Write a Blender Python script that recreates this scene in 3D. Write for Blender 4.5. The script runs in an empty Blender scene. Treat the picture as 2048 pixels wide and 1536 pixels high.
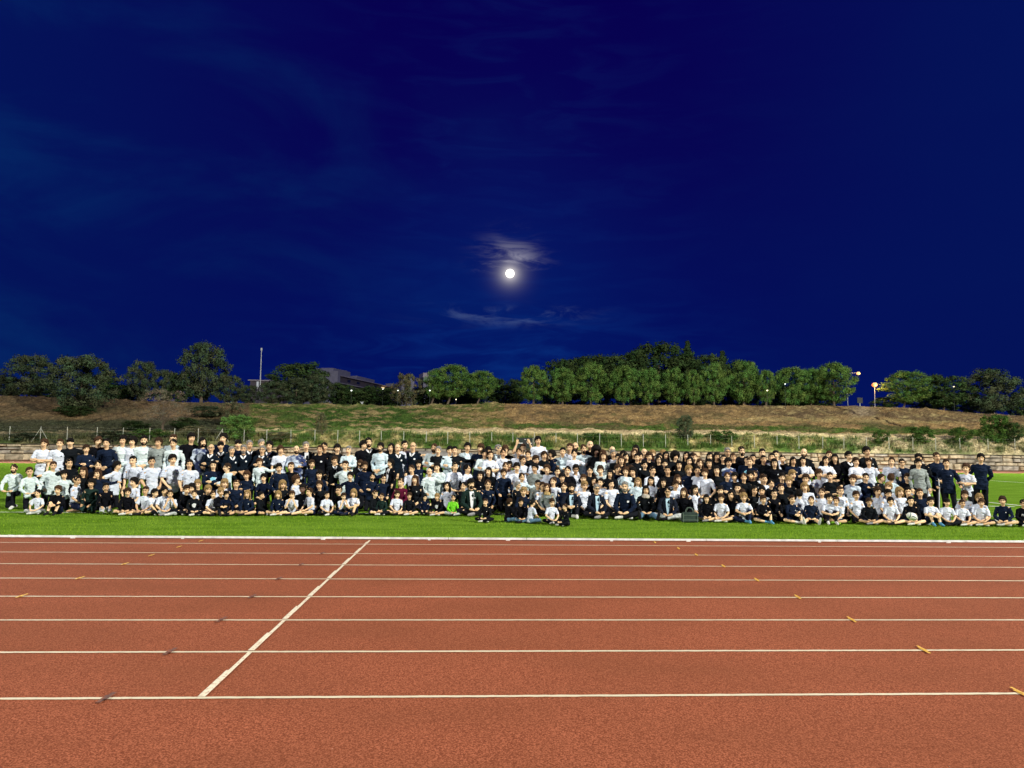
import bpy, bmesh, math, random
from mathutils import Vector, Matrix, Euler, Quaternion, noise
R = math.radians
sc = bpy.context.scene
COL = sc.collection
rnd = random.Random(7)
# ------------------------------------------------------------------ camera
F = 1540.0; CAMH = 1.8
PITCH = math.atan(125/1540.0); YAW = R(3.0); ROLL = 0.0117
fwd = Vector((math.sin(YAW)*math.cos(PITCH), math.cos(YAW)*math.cos(PITCH), math.sin(PITCH)))
q = fwd.to_track_quat('-Z', 'Y')
q = Quaternion(fwd, -ROLL) @ q
CR = q.to_matrix()
FH = Vector((math.sin(YAW), math.cos(YAW), 0)); RH = Vector((math.cos(YAW), -math.sin(YAW), 0))
C0 = Vector((0, 0, CAMH))
cam = bpy.data.cameras.new('camera'); camo = bpy.data.objects.new('camera', cam); COL.objects.link(camo)
cam.sensor_width = 36; cam.lens = 36*F/2048; cam.clip_end = 9000; cam.clip_start = .1
camo.matrix_world = Matrix.Translation(C0) @ CR.to_4x4()
sc.camera = camo
def ray(px, py): return CR @ Vector(((px-1024)/F, (768-py)/F, -1))
def at(px, py, d):
    r = ray(px, py); return C0 + r*(d/r.dot(FH))
def ground(px, py, z=0):
    r = ray(px, py); return C0 + r*((z-CAMH)/r.z)
def atY(px, py, Y):
    r = ray(px, py); return C0 + r*(Y/r.y)
def hor(px): return 881+ (px/2048)*24.0
# ------------------------------------------------------------------ helpers
def tag(o, label=None, cat=None, group=None, kind=None):
    if label: o['label'] = label
    if cat: o['category'] = cat
    if group: o['group'] = group
    if kind: o['kind'] = kind
    return o
def empty(name, loc, rz=0, sc_=1):
    o = bpy.data.objects.new(name, None); COL.objects.link(o); o.location = loc; o.rotation_euler = (0, 0, rz); o.scale = (sc_,)*3
    o.empty_display_size = .1
    return o
def mesh_obj(name, me, parent=None, mats=()):
    o = bpy.data.objects.new(name, me); COL.objects.link(o)
    if parent: o.parent = parent
    for m in mats: me.materials.append(m)
    return o
def bm_obj(name, bm, mats, parent=None, smooth=False):
    me = bpy.data.meshes.new(name); bm.to_mesh(me); bm.free()
    if smooth: me.shade_smooth()
    return mesh_obj(name, me, parent, mats if isinstance(mats, (list, tuple)) else [mats])
def box(bm, c, s, rz=0, mi=0, taper=1):
    c = Vector(c); vs = []
    M = Matrix.Rotation(rz, 3, 'Z')
    for z in (-1, 1):
        t = taper if z > 0 else 1
        for x, y in ((-1, -1), (1, -1), (1, 1), (-1, 1)):
            vs.append(bm.verts.new(c + M @ Vector((x*s[0]/2*t, y*s[1]/2*t, z*s[2]/2))))
    for f in ((3, 2, 1, 0), (4, 5, 6, 7), (0, 1, 5, 4), (1, 2, 6, 5), (2, 3, 7, 6), (3, 0, 4, 7)):
        fc = bm.faces.new([vs[i] for i in f]); fc.material_index = mi
    return vs
def basis(d):
    d = d.normalized(); a = Vector((0, 0, 1)) if abs(d.z) < .9 else Vector((1, 0, 0))
    u = d.cross(a).normalized(); return u, d.cross(u).normalized()
def tube(bm, pts, rads, n=8, cap=True, mi=0, dome=False):
    pts = [Vector(p) for p in pts]; rads = list(rads) if hasattr(rads, '__len__') else [rads]*len(pts)
    if dome:
        d0 = (pts[0]-pts[1]).normalized(); d1 = (pts[-1]-pts[-2]).normalized(); r0, r1 = rads[0], rads[-1]
        pts = [pts[0]+d0*r0*.95, pts[0]+d0*r0*.7] + pts + [pts[-1]+d1*r1*.7, pts[-1]+d1*r1*.95]
        rads = [r0*.3, r0*.72] + rads + [r1*.72, r1*.3]
    rings = []
    u = None
    for i, p in enumerate(pts):
        d = (pts[min(i+1, len(pts)-1)]-pts[max(i-1, 0)]).normalized()
        if u is None: u, v = basis(d)
        else:
            u = (u-d*u.dot(d)).normalized(); v = d.cross(u)
        rings.append([bm.verts.new(p+(u*math.cos(2*math.pi*k/n)+v*math.sin(2*math.pi*k/n))*rads[i]) for k in range(n)])
    for a, b in zip(rings, rings[1:]):
        for k in range(n):
            f = bm.faces.new((a[k], a[(k+1) % n], b[(k+1) % n], b[k])); f.material_index = mi
    if cap:
        f = bm.faces.new(rings[0][::-1]); f.material_index = mi; f = bm.faces.new(rings[-1]); f.material_index = mi
def loft(bm, secs, side, n=16):
    """secs: (centre, rx, ry, spine dir); side: x direction; ellipse rings"""
    rings = []
    for c, rx, ry, d in secs:
        v = side.cross(d).normalized()
        rings.append([bm.verts.new(Vector(c)+side*math.cos(2*math.pi*k/n)*rx+v*math.sin(2*math.pi*k/n)*ry) for k in range(n)])
    for a, b in zip(rings, rings[1:]):
        for k in range(n): bm.faces.new((a[k], a[(k+1) % n], b[(k+1) % n], b[k]))
    bm.faces.new(rings[0][::-1]); bm.faces.new(rings[-1])
def ball(bm, c, r, M=None, sub=2):
    Mx = Matrix.Translation(c)
    if M is not None: Mx = Mx @ M.to_4x4()
    if not hasattr(r, '__len__'): r = (r, r, r)
    bmesh.ops.create_icosphere(bm, subdivisions=sub, radius=1, matrix=Mx @ Matrix.Diagonal((*r, 1)))
def remesh(bm, voxel, smooth=0, fac=.5):
    bmesh.ops.recalc_face_normals(bm, faces=bm.faces)
    me = bpy.data.meshes.new('tmp'); bm.to_mesh(me); bm.free()
    o = bpy.data.objects.new('tmp', me); COL.objects.link(o)
    m = o.modifiers.new('r', 'REMESH'); m.mode = 'VOXEL'; m.voxel_size = voxel; m.adaptivity = 0
    if smooth:
        s = o.modifiers.new('s', 'SMOOTH'); s.iterations = smooth; s.factor = fac
    dg = bpy.context.evaluated_depsgraph_get()
    out = bpy.data.meshes.new_from_object(o.evaluated_get(dg))
    bpy.data.objects.remove(o); bpy.data.meshes.remove(me)
    return out
# ------------------------------------------------------------------ materials
def new_mat(name, col, rough=.8, spec=.3):
    m = bpy.data.materials.new(name); m.use_nodes = True
    b = m.node_tree.nodes['Principled BSDF']; b.inputs['Base Color'].default_value = (*col, 1)
    b.inputs['Roughness'].default_value = rough; b.inputs['Specular IOR Level'].default_value = spec
    return m, m.node_tree, b
def noisy(name, col, col2=None, scale=10, rough=.8, bump=.0, bscale=None, spec=.3, detail=4, coord='Object', lo=.35, hi=.65, stretch=None, bdist=.01):
    m, nt, b = new_mat(name, col, rough, spec)
    N, L = nt.nodes.new, nt.links.new
    tc = N('ShaderNodeTexCoord'); src = tc.outputs[coord]
    if stretch:
        mp = N('ShaderNodeMapping'); mp.inputs['Scale'].default_value = stretch; L(src, mp.inputs[0]); src = mp.outputs[0]
    if col2:
        n = N('ShaderNodeTexNoise'); n.inputs['Scale'].default_value = scale; n.inputs['Detail'].default_value = detail; L(src, n.inputs['Vector'])
        mr = N('ShaderNodeMapRange'); mr.inputs['From Min'].default_value = lo; mr.inputs['From Max'].default_value = hi; L(n.outputs['Fac'], mr.inputs['Value'])
        mx = N('ShaderNodeMix'); mx.data_type = 'RGBA'; mx.inputs[6].default_value = (*col, 1); mx.inputs[7].default_value = (*col2, 1)
        L(mr.outputs[0], mx.inputs[0]); L(mx.outputs[2], b.inputs['Base Color'])
    if bump:
        n2 = N('ShaderNodeTexNoise'); n2.inputs['Scale'].default_value = bscale or scale*3; n2.inputs['Detail'].default_value = 3; L(src, n2.inputs['Vector'])
        bp = N('ShaderNodeBump'); bp.inputs['Strength'].default_value = bump; bp.inputs['Distance'].default_value = bdist; L(n2.outputs['Fac'], bp.inputs['Height']); L(bp.outputs[0], b.inputs['Normal'])
    return m
def emis(name, col, s):
    m, nt, b = new_mat(name, (.1, .1, .1)); b.inputs['Emission Color'].default_value = (*col, 1); b.inputs['Emission Strength'].default_value = s
    return m
def vcol_mat(name, rough=.9, bump=0, bscale=20, translucent=False, nscale=None):
    m, nt, b = new_mat(name, (.5, .5, .5), rough, .15); N, L = nt.nodes.new, nt.links.new
    a = N('ShaderNodeAttribute'); a.attribute_name = 'tint'
    src = a.outputs['Color']
    if nscale:
        n = N('ShaderNodeTexNoise'); n.inputs['Scale'].default_value = nscale; n.inputs['Detail'].default_value = 5
        tc = N('ShaderNodeTexCoord'); L(tc.outputs['Object'], n.inputs['Vector'])
        mr = N('ShaderNodeMapRange'); mr.inputs['From Min'].default_value = .3; mr.inputs['From Max'].default_value = .7; mr.inputs['To Min'].default_value = .5; mr.inputs['To Max'].default_value = 1.5
        L(n.outputs['Fac'], mr.inputs['Value'])
        mx = N('ShaderNodeVectorMath'); mx.operation = 'SCALE'; L(src, mx.inputs[0]); L(mr.outputs[0], mx.inputs['Scale']); src = mx.outputs[0]
    L(src, b.inputs['Base Color'])
    if bump:
        n2 = N('ShaderNodeTexNoise'); n2.inputs['Scale'].default_value = bscale; n2.inputs['Detail'].default_value = 6
        bp = N('ShaderNodeBump'); bp.inputs['Strength'].default_value = bump; bp.inputs['Distance'].default_value = .1; L(n2.outputs['Fac'], bp.inputs['Height']); L(bp.outputs[0], b.inputs['Normal'])
    return m
def set_tint(me, cols, domain='FACE'):
    """per-face colours written to a corner attribute"""
    a = me.color_attributes.new('tint', 'FLOAT_COLOR', 'CORNER' if domain == 'FACE' else 'POINT')
    buf = []
    if domain == 'FACE':
        for p in me.polygons: buf.extend((*cols[p.index], 1)*p.loop_total)
    else:
        for c in cols: buf.extend((*c, 1))
    a.data.foreach_set('color', buf)
def lerp(a, b, t): return a+(b-a)*t
def table(tb, x):
    if x <= tb[0][0]: return tb[0][1]
    for (x0, y0), (x1, y1) in zip(tb, tb[1:]):
        if x <= x1: return lerp(y0, y1, (x-x0)/(x1-x0))
    return tb[-1][1]
# ------------------------------------------------------------------ sky
w = bpy.data.worlds.new('World'); sc.world = w; w.use_nodes = True
nt = w.node_tree; N, L = nt.nodes.new, nt.links.new
bg = nt.nodes['Background']
def V(*a): 
    c = N('ShaderNodeCombineXYZ')
    for i, k in enumerate(a): c.inputs[i].default_value = k
    return c.outputs[0]
def mth(op, a, b=None, c=None, clamp=False):
    n = N('ShaderNodeMath'); n.operation = op; n.use_clamp = clamp
    for i, k in enumerate((a, b, c)):
        if k is None: continue
        if isinstance(k, (int, float)): n.inputs[i].default_value = k
        else: L(k, n.inputs[i])
    return n.outputs[0]
def dotv(a, vec):
    n = N('ShaderNodeVectorMath'); n.operation = 'DOT_PRODUCT'; L(a, n.inputs[0]); n.inputs[1].default_value = vec; return n.outputs['Value']
def mixc(fac, a, b):
    n = N('ShaderNodeMix'); n.data_type = 'RGBA'; n.clamp_factor = True
    if isinstance(fac, (int, float)): n.inputs[0].default_value = fac
    else: L(fac, n.inputs[0])
    for i, k in ((6, a), (7, b)):
        if isinstance(k, tuple): n.inputs[i].default_value = (*k, 1)
        else: L(k, n.inputs[i])
    return n.outputs[2]
def mrange(v, a, b, c=0, d=1):
    n = N('ShaderNodeMapRange'); n.interpolation_type = 'SMOOTHSTEP'
    n.inputs['From Min'].default_value = a; n.inputs['From Max'].default_value = b; n.inputs['To Min'].default_value = c; n.inputs['To Max'].default_value = d
    L(v, n.inputs['Value']); return n.outputs[0]
def wnoise(vec, scale, stretch, detail=5, dist=0, rough=.55, off=(0, 0, 0)):
    mp = N('ShaderNodeMapping'); mp.inputs['Scale'].default_value = stretch; mp.inputs['Location'].default_value = off; L(vec, mp.inputs[0])
    n = N('ShaderNodeTexNoise'); n.inputs['Scale'].default_value = scale; n.inputs['Detail'].default_value = detail; n.inputs['Distortion'].default_value = dist; n.inputs['Roughness'].default_value = rough
    L(mp.outputs[0], n.inputs['Vector']); return n.outputs['Fac']
tc = N('ShaderNodeTexCoord'); D = tc.outputs['Generated']
sep = N('ShaderNodeSeparateXYZ'); L(D, sep.inputs[0]); elev = sep.outputs['Z']
MOON = ray(1020, 547).normalized()
# base: deep blue overhead, slightly lighter towards the horizon and sides
side = mth('ABSOLUTE', dotv(D, RH))
base = mixc(mrange(elev, 0, .42), (0.0006, .0050, .108), (0.0022, .0004, .078))
base = mixc(mrange(side, .10, .6), base, (0.0012, .0065, .098))
# broad thin clouds on the left, wisps round the moon
cl = wnoise(D, 3.2, (1, 1, 2.6), 6, .6)
leftm = mrange(dotv(D, RH), -.75, .12, 1, 0)
c1 = mth('MULTIPLY', mrange(cl, .42, .72), mth('ADD', mth('MULTIPLY', leftm, .85), .03))
base = mixc(c1, base, (0.0015, .024, .135))
md = dotv(D, MOON)
ang = mth('ARCCOSINE', mth('MINIMUM', md, .999999))
g1 = mth('EXPONENT', mth('MULTIPLY', ang, -1/.0062))
g2 = mth('EXPONENT', mth('MULTIPLY', mth('MULTIPLY', ang, ang), -1/(.030**2)))
g3 = mth('EXPONENT', mth('MULTIPLY', mth('MULTIPLY', ang, ang), -1/(.17**2)))
wis = wnoise(D, 13, (1, 1, 4.2), 8, .7, .6, (.3, .2, .11))
wz = mth('SUBTRACT', elev, MOON.z)
up = mrange(wz, -.004, .012)
lowband = mth('EXPONENT', mth('MULTIPLY', mth('MULTIPLY', mth('ADD', wz, .052), mth('ADD', wz, .052)), -1/(.010**2)))
wisn = mrange(wis, .45, .68)
def add(a, b):
    n = N('ShaderNodeMix'); n.data_type = 'RGBA'; n.blend_type = 'ADD'; n.inputs[0].default_value = 1; L(a, n.inputs[6]); L(b, n.inputs[7]); return n.outputs[2]
def colscale(col, s):
    n = N('ShaderNodeVectorMath'); n.operation = 'SCALE'; n.inputs[0].default_value = col; L(s, n.inputs['Scale']); return n.outputs[0]
col = add(base, colscale((1.3, 1.2, 1.0), g1))
col = add(col, colscale((.0, .006, .030), g3))
col = add(col, colscale((.42, .40, .38), mth('MULTIPLY', mth('MULTIPLY', wisn, g2), up)))
wid = mth('EXPONENT', mth('MULTIPLY', mth('MULTIPLY', dotv(D, RH), dotv(D, RH)), -1/(.075**2)))
wide = mth('EXPONENT', mth('MULTIPLY', mth('MULTIPLY', dotv(D, RH), dotv(D, RH)), -1/(.22**2)))
col = add(col, colscale((.07, .10, .13), mth('MULTIPLY', mth('MULTIPLY', wisn, lowband), wid)))
col = add(col, colscale((.001, .012, .045), mth('MULTIPLY', mth('MULTIPLY', mrange(wnoise(D, 9, (1, 1, 5), 6, 1.0), .42, .7), mrange(wz, -.11, -.02, 1, .25)), wide)))
L(col, bg.inputs['Color']); bg.inputs['Strength'].default_value = 1.0
# ------------------------------------------------------------------ view
sc.view_settings.view_transform = 'Standard'; sc.view_settings.look = 'None'; sc.view_settings.exposure = 0; sc.view_settings.gamma = 1
# ------------------------------------------------------------------ moon
bm = bmesh.new(); bmesh.ops.create_uvsphere(bm, u_segments=32, v_segments=24, radius=13.6)
mo = bm_obj('moon', bm, emis('moonlight', (1, .97, .88), 2.2), smooth=True); mo.location = C0+MOON*2400
tag(mo, 'bright full moon shining through thin cloud', 'moon')
# ------------------------------------------------------------------ floodlights (the four masts round the pitch)
steel = noisy('galvanised_steel', (.42, .44, .45), (.3, .32, .33), 6, .5)
def flood(x, y, z, power, tgt, size=R(130), rad=.55, mast=True, col=(1, .97, .86), label=''):
    if mast:
        e = empty('floodlight_mast', (x, y, 0)); tag(e, label, 'floodlight', 'floodlight masts beyond the pitch')
        b = bmesh.new(); tube(b, [(0, 0, 0), (0, 0, z+.5)], [.22, .11], 12); bm_obj('pole', b, steel, e, True)
        b = bmesh.new(); box(b, (0, 0, z+.1), (3.2, .15, .15)); bm_obj('crossarm', b, steel, e)
        yaw = math.atan2(tgt[1]-y, tgt[0]-x)-math.pi/2
        for k in (-1.2, 0, 1.2):
            b = bmesh.new(); box(b, (k, .3, z-.2), (.7, .25, .5)); lh = bm_obj('lamp_head', b, steel, e)
            b = bmesh.new(); box(b, (k, .435, z-.2), (.6, .02, .42)); bm_obj('lens', b, emis('floodlight_lens', (1, .97, .9), 12), lh)
        e.rotation_euler.z = yaw
    l = bpy.data.lights.new('floodlight', 'SPOT'); l.energy = power; l.color = col; l.spot_size = size; l.spot_blend = .5; l.shadow_soft_size = rad
    o = bpy.data.objects.new('floodlight', l); COL.objects.link(o)
    p = Vector((x, y, z)); dirn = (Vector(tgt)-p).normalized()
    o.location = p + dirn*1.0; o.rotation_euler = dirn.to_track_quat('-Z', 'Y').to_euler()
pl_ = at(-75, 405, 68); pr_ = at(2125, 478, 72)
flood(pl_.x, pl_.y, pl_.z, 45000, (2, 22, 0), label='tall floodlight mast just past the left edge of the picture')
flood(pr_.x, pr_.y, pr_.z, 45000, (2, 22, 0), label='tall floodlight mast just past the right edge of the picture')
flood(-78, -42, 58, 400000, (0, 40, 0), mast=False, size=R(110), rad=.7)
flood(84, -36, 60, 880000, (8, 40, 0), mast=False, size=R(110), rad=.7)
# ------------------------------------------------------------------ ground, track, pitch
def sheet(name, x0, x1, y0, y1, z, mat, kind='structure', parent=None):
    bm = bmesh.new(); vs = [bm.verts.new(p) for p in ((x0, y0, z), (x1, y0, z), (x1, y1, z), (x0, y1, z))]; bm.faces.new(vs)
    o = bm_obj(name, bm, mat, parent)
    if kind: tag(o, kind=kind)
    return o
soil = noisy('dry_soil', (.22, .17, .10), (.14, .11, .06), .4, .95)
sheet('ground', -700, 700, -300, 1500, -.02, soil)
# running track: rubber granules
m, nt2, b = new_mat('track_rubber', (.3, .1, .05), .95, .06)
def tr_nodes():
    global N, L
    N, L = nt2.nodes.new, nt2.links.new
    tc = N('ShaderNodeTexCoord'); O = tc.outputs['Object']
    def nz(s, d, st=None):
        n = N('ShaderNodeTexNoise'); n.inputs['Scale'].default_value = s; n.inputs['Detail'].default_value = d
        if st:
            mp = N('ShaderNodeMapping'); mp.inputs['Scale'].default_value = st; L(O, mp.inputs[0]); L(mp.outputs[0], n.inputs['Vector'])
        else: L(O, n.inputs['Vector'])
        return n.outputs['Fac']
    def mr(v, a, b2, c=0, d=1):
        n = N('ShaderNodeMapRange'); L(v, n.inputs['Value'])
        for k, x in zip(('From Min', 'From Max', 'To Min', 'To Max'), (a, b2, c, d)): n.inputs[k].default_value = x
        return n.outputs[0]
    def mx(f, a, b2):
        n = N('ShaderNodeMix'); n.data_type = 'RGBA'; L(f, n.inputs[0])
        for i, k in ((6, a), (7, b2)):
            if isinstance(k, tuple): n.inputs[i].default_value = (*k, 1)
            else: L(k, n.inputs[i])
        return n.outputs[2]
    grain = nz(170, 2); mid = nz(95, 2); big = nz(.55, 4, (1, 1.6, 1))
    c = mx(mr(grain, .3, .7), (.185, .052, .025), (.43, .135, .067))
    c = mx(mr(mid, .40, .56, .75, 0), c, (.115, .026, .011)); c = mx(mr(mid, .56, .70, 0, .6), c, (.50, .16, .085))
    c = mx(mr(big, .38, .66, 0, .4), c, (.17, .055, .025))
    v = N('ShaderNodeTexVoronoi'); v.inputs['Scale'].default_value = 9; L(O, v.inputs['Vector'])
    fl = mr(v.outputs['Distance'], .028, .02)
    vs = N('ShaderNodeSeparateColor'); L(v.outputs['Color'], vs.inputs[0])
    fm = N('ShaderNodeMath'); fm.operation = 'MULTIPLY'; L(fl, fm.inputs[0]); L(mr(vs.outputs[0], .86, .88), fm.inputs[1])
    c = mx(fm.outputs[0], c, (.72, .55, .42))
    L(c, b.inputs['Base Color'])
    bp = N('ShaderNodeBump'); bp.inputs['Strength'].default_value = .7; bp.inputs['Distance'].default_value = .006
    L(mid, bp.inputs['Height']); L(bp.outputs[0], b.inputs['Normal'])
tr_nodes()
TRACK = m
CURB_Y = 14.94
sheet('running_track', -160, 160, -12, CURB_Y+.12, .004, TRACK)
paint = noisy('lane_paint', (.64, .56, .40), (.45, .25, .15), 60, .7, lo=.6, hi=.78, bump=.2, bscale=150)
ypaint = noisy('yellow_paint', (.72, .42, .05), (.45, .2, .06), 50, .7, lo=.5, hi=.7)
black = noisy('black_tape_mark', (.10, .05, .04), (.2, .07, .04), 35, .8, lo=.4, hi=.6)
lanes = [5.705+1.22*k for k in range(8)]
bm = bmesh.new()
def strip(bm, x0, x1, y0, y1, z, seg=1, jit=0, mi=0):
    pr = None
    for i in range(seg+1):
        x = lerp(x0, x1, i/seg); a = bm.verts.new((x, y0+rnd.uniform(-jit, jit), z)); c = bm.verts.new((x, y1+rnd.uniform(-jit, jit), z))
        if pr: f = bm.faces.new((pr[0], a, c, pr[1])); f.material_index = mi
        pr = (a, c)
for y in lanes:
    strip(bm, -14, 14, y-.021, y+.021, .008, 500, .0032)
    strip(bm, -160, -14, y-.025, y+.025, .008); strip(bm, 14, 160, y-.025, y+.025, .008)
tag(bm_obj('lane_markings', bm, paint), kind='structure')
# finish line, painted lane by lane with small steps
fx = ground(400, 1397).x+.006
bm = bmesh.new()
ys = [lanes[0]-.02]+[y for y in lanes[1:]]+[CURB_Y-.12]
for i, (a, c) in enumerate(zip(ys, ys[1:])):
    a2 = a+.03; c2 = c-.03
    mid = lerp(a2, c2, .55)
    for (p, q2, dx, hw) in ((a2, mid, 0, .027), (mid, c2, .008, .018)):
        vs = [bm.verts.new(v) for v in ((fx+dx-hw, p, .012), (fx+dx+hw, p, .012), (fx+dx+hw, q2, .012), (fx+dx-hw, q2, .012))]; bm.faces.new(vs)
tag(bm_obj('finish_line', bm, noisy('line_paint_worn', (.72, .64, .48), (.42, .22, .13), 45, .7, lo=.52, hi=.72)), kind='structure')
def strokes(name, pts, mat, L_, wd, skew, label=None):
    bm = bmesh.new()
    for (px, py) in pts:
        g = ground(px, py)
        yy = min(lanes, key=lambda v: abs(v-g.y)) if abs(min(lanes, key=lambda v: abs(v-g.y))-g.y) < .3 else g.y
        for dx, dy in ((-.009, -.03), (.009, .03)):
            a = Vector((g.x+dx-skew, yy-L_/2+dy, .014)); c = Vector((g.x+dx+skew, yy+L_/2+dy, .014)); s = Vector((wd/2, 0, 0))
            if dx > 0: a.z = c.z = .0165
            bm.faces.new([bm.verts.new(v) for v in (a-s, a+s, c+s, c-s)])
    return tag(bm_obj(name, bm, mat), kind='structure')
strokes('yellow_markings', [(-30, 1238), (40, 1195), (147, 1162), (233, 1135), (303, 1112), (358, 1095), (402, 1083)], ypaint, .17, .022, -.006)
strokes('yellow_markings', [(1310, 1086), (1357, 1098), (1399, 1114), (1450, 1135), (1513, 1161), (1589, 1193), (1694, 1237), (1838, 1298), (2017, 1378)], ypaint, .19, .022, .006)
strokes('black_markings', [(225, 1390), (345, 1302), (445, 1240), (507, 1193), (556, 1160), (597, 1134), (640, 1111)], black, .16, .035, 0)
# curb between the track and the pitch
alu = noisy('white_aluminium', (.80, .80, .76), (.6, .6, .57), 8, .45)
dark = new_mat('dark_gap', (.03, .035, .03), .9)[0]
ce = empty('track_curb', (0, CURB_Y, 0)); tag(ce, 'low white aluminium curb rail along the inner edge of the red running track', 'curb')
x = -14.0; joints = []
bm = bmesh.new()
while x < 14:
    ln = rnd.choice([1.5, 2.0, 2.6, 3.0]); ln = min(ln, 14-x)
    box(bm, (x+ln/2, 0, .036), (ln-.012, .05, .034)); joints.append(x+ln-.3); x += ln
box(bm, (-80, 0, .036), (132, .05, .034)); box(bm, (80, 0, .036), (132, .05, .034))
bm_obj('rail', bm, alu, ce)
for k, jx in enumerate(joints):
    bm = bmesh.new(); box(bm, (jx-.06, -.03, .018), (.05+.03*(k % 2), .02, .028)); bm_obj('bracket', bm, alu, ce)
# artificial turf
m, nt2, b = new_mat('artificial_turf', (.06, .2, .02), 1.0, .0)
def turf():
    N, L = nt2.nodes.new, nt2.links.new
    tc = N('ShaderNodeTexCoord'); O = tc.outputs['Object']
    def nz(s, d, st):
        n = N('ShaderNodeTexNoise'); n.inputs['Scale'].default_value = s; n.inputs['Detail'].default_value = d
        mp = N('ShaderNodeMapping'); mp.inputs['Scale'].default_value = st; L(O, mp.inputs[0]); L(mp.outputs[0], n.inputs['Vector']); return n.outputs['Fac']
    def mr(v, a, b2, c=0, d=1):
        n = N('ShaderNodeMapRange'); L(v, n.inputs['Value'])
        for k, x in zip(('From Min', 'From Max', 'To Min', 'To Max'), (a, b2, c, d)): n.inputs[k].default_value = x
        return n.outputs[0]
    def mx(f, a, b2):
        n = N('ShaderNodeMix'); n.data_type = 'RGBA'; L(f, n.inputs[0])
        for i, k in ((6, a), (7, b2)):
            if isinstance(k, tuple): n.inputs[i].default_value = (*k, 1)
            else: L(k, n.inputs[i])
        return n.outputs[2]
    g = nz(60, 3, (1, .45, 1)); bgn = nz(1.3, 5, (.5, 1.5, 1)); pt = nz(9, 4, (.6, 1.4, 1))
    c = mx(mr(g, .3, .7), (.055, .130, .012), (.22, .36, .040))
    c = mx(mr(bgn, .4, .62, 0, .7), c, (.06, .15, .006))
    c = mx(mr(pt, .4, .7, 0, .4), c, (.18, .32, .035))
    L(c, b.inputs['Base Color'])
    bp = N('ShaderNodeBump'); bp.inputs['Strength'].default_value = 1; bp.inputs['Distance'].default_value = .03
    L(g, bp.inputs['Height']); L(bp.outputs[0], b.inputs['Normal'])
turf()
TURF = m
sheet('pitch', -160, 160, CURB_Y+.12, 64.5, .0, TURF)
sheet('far_track', -160, 160, 64.5, 72.8, .002, noisy('far_track_rubber', (.42, .19, .11), (.34, .13, .07), 3, .85))
# blades along the near strip of turf
import random as _r
gr = _r.Random(3)
bm = bmesh.new()
for i in range(42000):
    y = CURB_Y+.13 + (gr.random()**1.3)*6.2; x = gr.uniform(-.72*y-1.0, .72*y+2.0)
    h = gr.uniform(.018, .040); a = gr.uniform(0, math.pi); wd = .006
    c, s = math.cos(a)*wd, math.sin(a)*wd; lx, ly = gr.uniform(-.02, .02), gr.uniform(-.02, .02)
    bm.faces.new([bm.verts.new(p) for p in ((x-c, y-s, 0), (x+c, y+s, 0), (x+lx, y+ly, h))])
cols = []
me = bpy.data.meshes.new('turf_blades'); bm.to_mesh(me); bm.free()
for p in me.polygons:
    t = gr.random(); cols.append((lerp(.07, .26, t), lerp(.16, .42, t), lerp(.006, .025, t)))
set_tint(me, cols)
tag(mesh_obj('turf_blades', me, None, [vcol_mat('turf_blade')]), kind='stuff', label='short green artificial grass blades along the pitch edge', cat='grass')
# pitch lines
pl = noisy('pitch_paint', (.75, .78, .68), (.3, .5, .2), 40, .8, lo=.6, hi=.8)
bm = bmesh.new()
def pline(p, q_, wd):
    p, q_ = Vector(p), Vector(q_); n = (q_-p).cross(Vector((0, 0, 1))).normalized()*wd/2
    bm.faces.new([bm.verts.new(v) for v in (p-n, q_-n, q_+n, p+n)])
A = ground(0, 1024.5, .006); B_ = ground(1000, 1028.5, .006)
A.z = B_.z = .012
pline(A-(B_-A)*3, B_+(B_-A)*3, .09)
A = ground(0, 923.5, .006); B_ = ground(60, 925, .006); A.z = .012; pline((-120, A.y, .012), (120, A.y, .012), .14)
for a2, b2 in (((1974, 961), (2048, 966)), ((1974, 1005), (2048, 1012.5))):
    A = ground(*a2); B_ = ground(*b2); A.z = B_.z = .013; pline(A-(B_-A)*1.0, B_+(B_-A)*1.5, .12)
A = ground(1940, 1012.3); B_ = ground(2030, 1014); A.z = B_.z = .014; pline(A-(B_-A)*.3, B_, .12)
tag(bm_obj('pitch_markings', bm, pl), kind='structure')
at_cam = at
at = atY
# ------------------------------------------------------------------ hillside
LIP1 = [(-600, 872), (0, 868), (200, 866), (430, 862), (700, 860), (1000, 860), (1250, 863), (1500, 864), (1750, 871), (2048, 876), (2600, 884)]
LIP2 = [(-600, 842), (0, 838), (450, 838), (700, 843), (1000, 846), (1300, 846), (1700, 852), (2048, 858), (2600, 864)]
TOP = [(-600, 785), (0, 791), (100, 794), (200, 799), (350, 804), (600, 808), (800, 812), (900, 809), (1000, 807), (1200, 810), (1500, 811), (1700, 812), (1850, 817), (1950, 826), (2048, 832), (2600, 862)]
def zat(px, tb, d): return at(px, table(tb, px), d).z
def fbm(x, y, s, o=4, seed=0): return noise.fractal(Vector((x*s, y*s, seed)), 1, 2, o)
def hill_z(px, d):
    z0 = 1.42; z1 = zat(px, LIP1, 77); z2 = zat(px, LIP2, 88); z3 = zat(px, TOP, 100)
    if d < 77: t = (d-73.2)/3.8; z = lerp(z0, z1, max(t, 0)**.8)
    elif d < 81: z = z1+.1*(d-77)/4
    elif d < 88: t = (d-81)/7; z = lerp(z1+.1, z2, t)
    elif d < 100: z = lerp(z2, z3, (d-88)/12)
    else: z = z3-.02*(d-100)
    return z
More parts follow.
